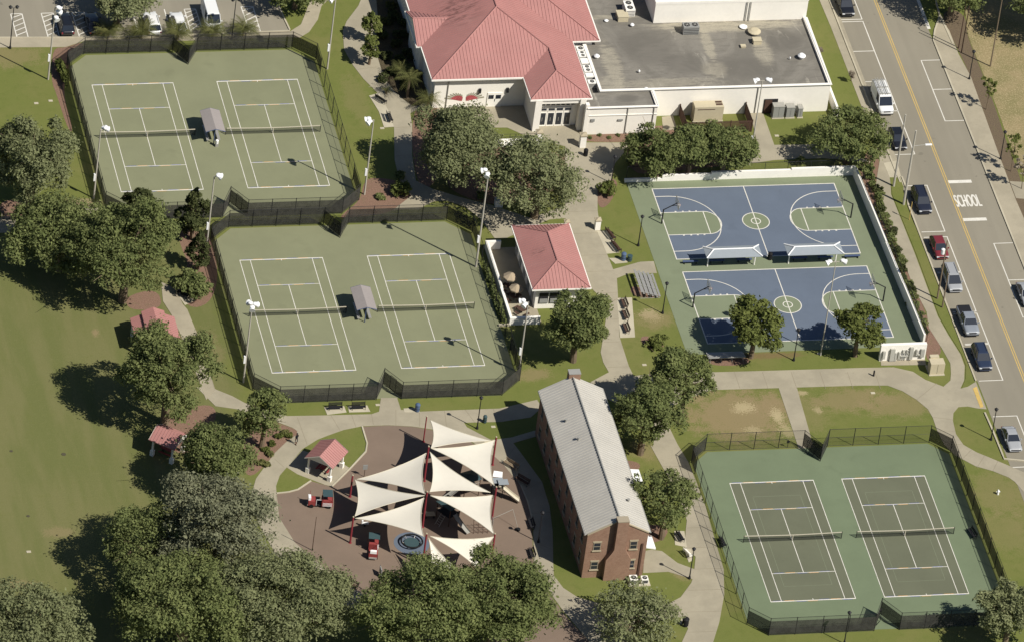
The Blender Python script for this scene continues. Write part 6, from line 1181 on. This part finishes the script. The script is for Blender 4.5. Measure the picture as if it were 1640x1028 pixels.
# ---------------------------------------------------------------- trees and shrubs
ORD = ['first', 'second', 'third', 'fourth', 'fifth', 'sixth', 'seventh', 'eighth', 'ninth', 'tenth', 'eleventh', 'twelfth', 'thirteenth', 'fourteenth', 'fifteenth', 'sixteenth', 'seventeenth', 'eighteenth', 'nineteenth', 'twentieth', 'twenty-first', 'twenty-second', 'twenty-third', 'twenty-fourth', 'last']
def leaves_mesh(name, C, N, Nn, size, mat, parent, aspect=1.6):
    """one small four-sided leaf spray at every centre C with normal Nn"""
    n = len(C); Nn = Nn / (np.linalg.norm(Nn, axis=1, keepdims=True) + 1e-9)
    r = RNG.normal(size=(n, 3)); u = np.cross(Nn, r); u /= np.linalg.norm(u, axis=1, keepdims=True) + 1e-9; w = np.cross(Nn, u)
    s = size * RNG.uniform(.45, 1.5, (n, 1)); a = u * s * aspect * .5; b = w * s * .5
    V = np.stack([C - a, C - b * RNG.uniform(.5, 1.2, (n, 1)) + Nn * s * .12, C + a, C + b * RNG.uniform(.5, 1.2, (n, 1)) - Nn * s * .08], 1).reshape(-1, 3)
    me = bpy.data.meshes.new(name); me.vertices.add(4 * n); me.vertices.foreach_set('co', V.astype(np.float32).ravel())
    me.loops.add(4 * n); me.loops.foreach_set('vertex_index', np.arange(4 * n, dtype=np.int32)); me.polygons.add(n); me.polygons.foreach_set('loop_start', np.arange(0, 4 * n, 4, dtype=np.int32))
    me.polygons.foreach_set('loop_total', np.full(n, 4, dtype=np.int32)); me.materials.append(MT[mat]); me.update(calc_edges=True); me.validate()
    o = bpy.data.objects.new(name, me); COL.objects.link(o); o.parent = parent; o['_o'] = (0., 0., 0.); return o
def unit(n): v = RNG.normal(size=(n, 3)); return v / np.linalg.norm(v, axis=1, keepdims=True)
def crown_pts(R, V, dens, lobes, lr, low=-.55, seed=0, sub=14):
    """leaf centres on small clumps that sit on larger boughs spread over an ellipsoid of half-width R, half-height V"""
    L = []; E3 = np.array([R, R, V])
    while len(L) < lobes:
        d = unit(1)[0]
        if d[2] < low: continue
        if len(L) and min(np.linalg.norm(d - q[2]) for q in L) < 1.15 / math.sqrt(lobes) and RNG.random() < .8: continue
        sc = 1 + .13 * math.sin(3 * math.atan2(d[1], d[0]) + seed) + RNG.uniform(-.16, .14)
        L.append((d * RNG.uniform(.5, .76) * sc * E3, R * lr * RNG.uniform(.6, 1.3), d))
    Sb = []
    for c, r, d in L:
        for u in unit(sub):
            if u @ d < -.35 or u[2] < -.6: continue
            q = c + u * r * RNG.uniform(.6, .95) * np.array([1, 1, .85]); Sb.append((q, r * RNG.uniform(.26, .5)))
    tot = sum(r * r for _, r in Sb); N = int(dens * R * R); Cs = []; Ns = []
    for c, r in Sb:
        m = max(5, int(N * r * r / tot)); d = unit(m); d[:, 2] = np.where(d[:, 2] < -.35, -d[:, 2], d[:, 2]); rad = r * (1 + RNG.normal(0, .25, (m, 1)) + np.where(RNG.random((m, 1)) < .06, RNG.uniform(.2, .9, (m, 1)), 0))
        Cs.append(c + d * rad * np.array([1, 1, .75])); Ns.append(d * .85 + unit(m) * .75 + np.array([0, 0, .25]))
    m = N // 7; Cs.append(unit(m) * RNG.uniform(.2, .7, (m, 1)) * E3); Ns.append(unit(m))
    P = np.concatenate(Cs); Nn = np.concatenate(Ns); e = np.sqrt(((P / E3) ** 2).sum(1)); k = e < 1.2
    return P[k], Nn[k], [(c, r) for c, r, _ in L]
def trunk(t, H, r, L, zc, R, nl=7, mat='bark', split=.45):
    m = MB(); lean = (RNG.uniform(-.06, .06) * H, RNG.uniform(-.06, .06) * H); hs = H * split
    m.tube((0, 0, -.1), (lean[0] * .4, lean[1] * .4, hs), r * 1.25, r * .85, 8); top = (lean[0] * .4, lean[1] * .4, hs); m.tube(top, (lean[0], lean[1], zc + .2), r * .8, r * .3, 6)
    ch = [L[i] for i in RNG.choice(len(L), min(nl, len(L)), replace=False)]
    for c, rr in ch:
        e = (float(c[0]) * .95, float(c[1]) * .95, zc + float(c[2]) * .9); mid = ((top[0] + e[0]) / 2 * 1.05, (top[1] + e[1]) / 2, (hs + e[2]) / 2 + .05 * R); m.tube(top, mid, r * .5, r * .33, 6); m.tube(mid, e, r * .33, r * .12, 5)
        for _ in range(2):
            q = RNG.normal(0, rr * .8, 3); m.tube(mid, (e[0] + q[0], e[1] + q[1], e[2] + abs(q[2]) * .6), r * .16, r * .05, 4)
    m.build('trunk', mat, t)
def tree(lab, cx, cy, rx, ry, mat='leaf_oak', dens=270, size=.22, low=-.55, lobes=None, lr=.34, cl=.04, at_trunk=None, name='oak_tree', group=None, vmin=.42, nl=7, zc=None, Vh=None):
    if name == 'oak_tree': rx *= 1.06; ry *= 1.04
    R = rx / 12.0; V = Vh or math.sqrt(max((ry / 12.0) ** 2 - (.6 * R) ** 2, 0)) / .8; V = max(V, vmin * R); asx = (RNG.uniform(.88, 1.12), RNG.uniform(.88, 1.12)); zc = zc or (V * .85 + .25 * R + .7 if name == 'oak_tree' else V * .9 + cl * R + .5)
    g = G(cx, cy, zc); t = thing(name, lab, 'tree', (float(g[0]), float(g[1]), 0), group, False); lobes = lobes or int(9 + R * 2.4)
    P, Nn, L = crown_pts(R, V, dens * 2.1, lobes, lr, low, cx); P = P * np.array([asx[0], asx[1], 1]) + np.array([0, 0, zc]); k = P[:, 2] > .35
    if name in ('magnolia_tree', 'holly_tree'): f = np.clip(1.35 - 1.0 * (P[:, 2] - zc + V) / (2 * V), .12, 1.3); P[:, 0] *= f; P[:, 1] *= f
    leaves_mesh('crown', P[k], None, Nn[k], size, mat, t); trunk(t, zc + V, .06 * R + .08, L, zc, R, nl); return t
ON, OB, OD, OO = 'leaf_oak', 'leaf_bright', 'leaf_dark', 'leaf_olive'
T_ = [
 ('broad yellow-green oak at the left edge above the field, beside the far tennis fence', 55, 256, 76, 72, OO, 250), ('dark oak at the left, just below the yellow-green oak', 100, 378, 78, 58, ON, 250),
 ('big dark oak left of the magnolias with a deep shadow on the field', 205, 398, 78, 82, ON, 260), ('round oak beside the two-tiered red shelter at the field edge', 272, 599, 75, 76, ON, 260),
 ('oak overhanging the lone red shelter beside the field', 347, 735, 64, 60, ON, 250), ('small oak at the bend of the ring path, left of the mulch bed', 424, 667, 40, 44, ON, 220), ('large grey-green oak left of the playground ring', 348, 842, 86, 88, 'leaf_grey', 250),
 ('dark oak on the field edge left of the large grey-green oak', 236, 872, 62, 62, ON, 220), ('broad oak at the bottom, left of the shaded playground corner', 450, 964, 98, 74, OO, 280), ('dark oak at the bottom left of centre, beside the field', 300, 975, 95, 72, ON, 270),
 ('massive round oak at the bottom covering the playground corner, left half', 676, 975, 86, 82, ON, 290), ('massive round oak at the bottom covering the playground corner, right half', 790, 964, 94, 80, ON, 290), ('oak in the bottom left corner of the frame', 34, 1004, 82, 62, OO, 240),
 ('pale olive oak in front of the red-roofed community centre', 735, 236, 80, 66, OO, 250), ('dark open oak between the community centre and the kiosk', 864, 288, 76, 62, OO, 190), ('left oak of the row in front of the flat-roofed hall', 1056, 243, 53, 43, ON, 250), ('middle oak of the row in front of the flat-roofed hall', 1108, 238, 48, 42, ON, 240), ('right oak of the row in front of the flat-roofed hall', 1163, 240, 50, 42, ON, 240),
 ('oak beside the street between the hall lawn and the white van', 1362, 222, 58, 42, ON, 240), ('dense round oak just below the kiosk', 926, 521, 58, 55, ON, 260), ('oak on the lawn corner between the basketball slab and the brick building', 1098, 605, 54, 58, ON, 250),
 ('open oak right beside the far end of the brick building', 1034, 668, 60, 56, ON, 210), ('thin oak beside the right eave of the brick building', 1068, 803, 48, 54, ON, 180), ('small loose oak at the bottom, below the brick gable', 1020, 988, 60, 44, OO, 150),
 ('oak at the bottom right corner beside the near tennis fence', 1618, 980, 50, 52, OO, 240), ('oak over the car park island at the top left', 190, 0, 64, 46, OO, 190), ('oak shading the top of the street, cut by the frame', 1530, -22, 60, 48, ON, 220), ('dark oak beyond the dry grass in the top right corner', 1690, -12, 78, 66, ON, 260), ('oak shading the car park top edge right of the white van', 475, -18, 50, 26, ON, 220)]
for a in T_: tree(*a)
tree('left of the two small round street oaks on the near edge of the basketball slab', 1210, 524, 47, 38, OB, 260, .26, name='street_tree', zc=4.9, vmin=.8, lr=.36); tree('right of the two small round street oaks on the near edge of the basketball slab', 1377, 524, 39, 38, OB, 270, .26, name='street_tree', zc=4.7, vmin=.85, lr=.36)
tree('cone-shaped glossy magnolia rising behind the dark oak, at the far tennis fence', 226, 326, 34, 38, OD, 330, .26, name='magnolia_tree', cl=.1, vmin=1.2, lr=.3, low=-1); tree('tall narrow magnolia between the two tennis enclosures', 312, 337, 33, 48, OD, 330, .26, name='magnolia_tree', cl=.0, vmin=1.3, lr=.32, low=-1)
tree('slim dark holly by the floodlight pole left of the middle tennis fence', 320, 398, 22, 36, OD, 330, .24, name='holly_tree', cl=.0, vmin=1.4, lr=.35, low=-1)
tree('rounded small tree at the left kerb of the curved path, farther one', 594, 42, 18, 26, OB, 300, .24, name='shrub_tree', cl=.1, vmin=1.0, lr=.35); tree('rounded small tree at the left kerb of the curved path, nearer one', 594, 78, 18, 24, OB, 300, .24, name='shrub_tree', cl=.1, vmin=1.0, lr=.35)
def sapling(lab, cx, cy, rx, ry, bx, by, mat=OB, d=130, nm='sapling_tree'):
    b = G(bx, by); top = cy; h = max(1.5, (by - cy) / 9.8); t = thing(nm, lab, 'tree', (float(b[0]), float(b[1]), 0), None, False); R = rx / 12.; V = ry / 12. / .85
    g = G(cx, cy, h); P, Nn, L = crown_pts(R, V, d, 12, .3, -.9); P = P + np.array([g[0] - b[0], g[1] - b[1], h]); leaves_mesh('crown', P, None, Nn, .22, mat, t); trunk(t, h, .05, [((c[0] + g[0] - b[0], c[1] + g[1] - b[1], c[2]), r) for c, r in L], h, R, 6)
sapling('thin green stripling tree on the far verge beside the right kerb lane', 1585, 140, 14, 26, 1579, 176); sapling('thin green stripling tree on the far verge near the right frame edge', 1625, 234, 14, 26, 1619, 275)
sapling('bare small crape myrtle beside the pavement at the cross path', 1637, 262, 12, 24, 1636, 303, 'leaf_pale', 90); sapling('bare twiggy sapling on the lawn strip beside the hall, farther one', 1313, 82, 5, 6, 1313, 92, 'leaf_pale', 70); sapling('bare twiggy sapling on the lawn strip beside the hall, nearer one', 1365, 119, 5, 8, 1363, 130, 'leaf_pale', 70)
def shrub(lab, px, py, r, h, mat=OB, d=700, size=.2, name='shrub', group=None, at=None, asp=(1, 1)):
    g = at or G2(px, py); t = thing(name, lab, 'shrub', (g[0], g[1], 0), group, False); P, Nn, L = crown_pts(r, h * .62, d, 9, .42, -.2); P = P * np.array([asp[0], asp[1], 1]) + np.array([0, 0, h * .42]); k = P[:, 2] > 0.02
    leaves_mesh('foliage', P[k], None, Nn[k], size, mat, t); m = MB(); [m.tube((0, 0, 0), (r * .5 * math.cos(q), r * .5 * math.sin(q), h * .6), .03, .015, 4) for q in (0, 1.3, 2.6, 3.9, 5.2)]; m.build('stem', 'bark', t)
shrub('big clipped rounded shrub beside the bench pad and middle tennis fence', 312, 470, 2.7, 2.6, ON, 520, .22); shrub('bright green spiky shrub in the mulch left of the big floodlight pole', 645, 312, 1.5, 1.6, OB, 450, .26)
shrub('yellow-green flowering shrub in the plaza bed by the slim lamp', 972, 312, 1.4, 1.7, OB, 450, .24); shrub('low shrub at the plaza corner of the basketball lawn', 1052, 552, 1.6, 1.1, OB, 320, .26); shrub('small shrub in the mulch near the far tennis fence corner', 609, 318, .7, .5, ON, 500, .2)
shrub('low yellow-green hedge hugging the outer left corner of the far tennis fence', 100, 115, 1.2, 1.6, OB, 700, .22, 'hedge', None, (-50.2, 56.0), (.55, 2.6)); shrub('strip of green hedge between the middle tennis fence and the kiosk patio wall', 0, 0, 1.3, 1.1, ON, 900, .22, 'hedge', None, (-1.25, 5.8), (.42, 5.2))
for i, (px, py) in enumerate(((447, 700), (457, 694), (436, 712), (432, 728), (425, 722), (417, 742), (462, 699), (427, 745))): shrub('bedding plant in the mulch bed by the ring path, number %s from the first listed' % i if False else ['green', 'cream-flowered', 'dark green', 'pale'][i % 4] + ' low plant in the mulch bed by the ring path, ' + ['upper middle', 'near its tip', 'middle', 'beside the small oak trunk', 'deep inside the bed', 'lower end', 'at the very tip', 'lower middle'][i], px, py, .55, .5, 'leaf_palm' if i % 2 else OB, 500, .18, 'bedding_plant', 'bedding plants by the ring path')
for i, px in enumerate((945, 960, 975, 990, 1005, 1020)): shrub(ORD[i] + ' tiny plant from the left in the narrow mulch bed along the hall front', px, 222 - (i % 2) * 4, .28, .25, ON, 900, .14, 'bedding_plant', 'tiny plants along the hall front')
for i in range(25):
    u = i / 24; px, py = 1391 + (1478 - 1391) * u, 276 + (532 - 276) * u; g = G2(px, py); shrub(ORD[i] + ' rounded shrub from the far end of the row outside the white basketball wall', 0, 0, .74 + .16 * math.sin(i * 2.3), .8 + .2 * math.cos(i * 1.7), OD if i % 3 == 0 else ON, 560, .19, 'shrub', 'shrubs along the basketball wall', (g[0] + .25 * math.sin(i * 5), g[1]))
for i, (px, py) in enumerate(((1010, 262), (1185, 268), (1125, 262), (640, 345 - 60), (1062, 268), (790, 262), (815, 268), (835, 330), (1280, 262), (770, 318))): shrub('low shadowed shrub ' + ['by the left oak of the hall row', 'by the right oak of the hall row', 'between the hall row oaks', 'behind the middle floodlight pole lawn', 'under the left oak of the hall row', 'under the terrace wall, left of three', 'under the terrace wall, middle of three', 'above the kiosk roof', 'beside the long path behind the court wall', 'near the white transformer box'][i], px, py, .8, .8, ON, 420, .2, 'shrub', 'low shrubs under the oaks')
for i, (px, py) in enumerate(((630, 30), (640, 60), (620, 95), (628, 120), (655, 90), (612, 130), (648, 140), (660, 60), (612, 60), (618, 40), (645, 40), (635, 75), (650, 112), (640, 100), (668, 100), (665, 125), (625, 15), (655, 20))): shrub('dark shrub added to suggest deep shade left of the community centre, ' + ORD[i] + ' of the group', px, py, .9, .9, OD, 420, .22, 'shrub', 'shrubs added to suggest shade beside the community centre')  # dark shrubs added to thicken the shadow suggested by the bed
def palm(lab, px, py, r, h, n=42, mat='leaf_palm', group=None, tr=.0):
    g = G2(px, py); t = thing('palm', lab, 'palm', (g[0], g[1], 0), group, False); m = MB()
    for i in range(n):
        a = i * 2.399 + RNG.uniform(-.2, .2); el = RNG.uniform(.15, 1.25); L = r * RNG.uniform(.85, 1.1); K = 6; pts = []
        for k in range(K + 1):
            u = k / K; d = L * u * math.cos(el * (1 - .4 * u)); z = h + L * (math.sin(el) * u - .75 * u * u * (1.15 - math.sin(el) * .6)); pts.append((d * math.cos(a), d * math.sin(a), max(z, .06)))
        sx, sy = -math.sin(a), math.cos(a)
        for k in range(K):
            p, q = pts[k], pts[k + 1]
            for f in (.25, .75):
                c = tuple(p[j] + (q[j] - p[j]) * f for j in range(3)); w = .42 * r * .62 * math.sin(math.pi * min(1, (k + f) / K * .85 + .12)); e = (q[0] - p[0], q[1] - p[1])
                for s in (-1, 1): m.add([c, (c[0] + e[0] * .12, c[1] + e[1] * .12, c[2] + .01), (c[0] + sx * s * w + e[0] * .55, c[1] + sy * s * w + e[1] * .55, c[2] - w * .45)], [(0, 1, 2)])
            m.tube(p, q, .018, .012, 3)
    m.build('fronds', mat, t); MB().lathe((0, 0, 0), [(.2 + tr, 0), (.16 + tr, h * .7), (.2, h)], 8).build('trunk', 'bark', t)
for lab, px, py in (('feathery palm behind the far tennis screen, leftmost of five', 172, 62), ('feathery palm behind the far tennis screen, second from left', 226, 63), ('feathery palm behind the far tennis screen, middle of five', 284, 64), ('feathery palm behind the far tennis screen, second from right', 340, 61), ('feathery palm behind the far tennis screen, rightmost of five', 389, 58)): palm(lab, px, py, 2.6, 1.1, 64, 'leaf_palm', 'palms behind the far tennis screen')
palm('tall palm in the shade of the community centre wall', 652, 158, 2.3, 3.4, 34); palm('palm at the corner of the community centre beside the path', 684, 178, 2.3, 1.8, 38); palm('short bright palm-like shrub in the dark bed left of the community centre', 618, 150, 1.0, .5, 24)
palm('dark broad-leaved plant in shade beneath the community centre eave', 640, 128, 1.9, 1.6, 30)
for o in COL.objects:
    if '_o' in o: del o['_o']
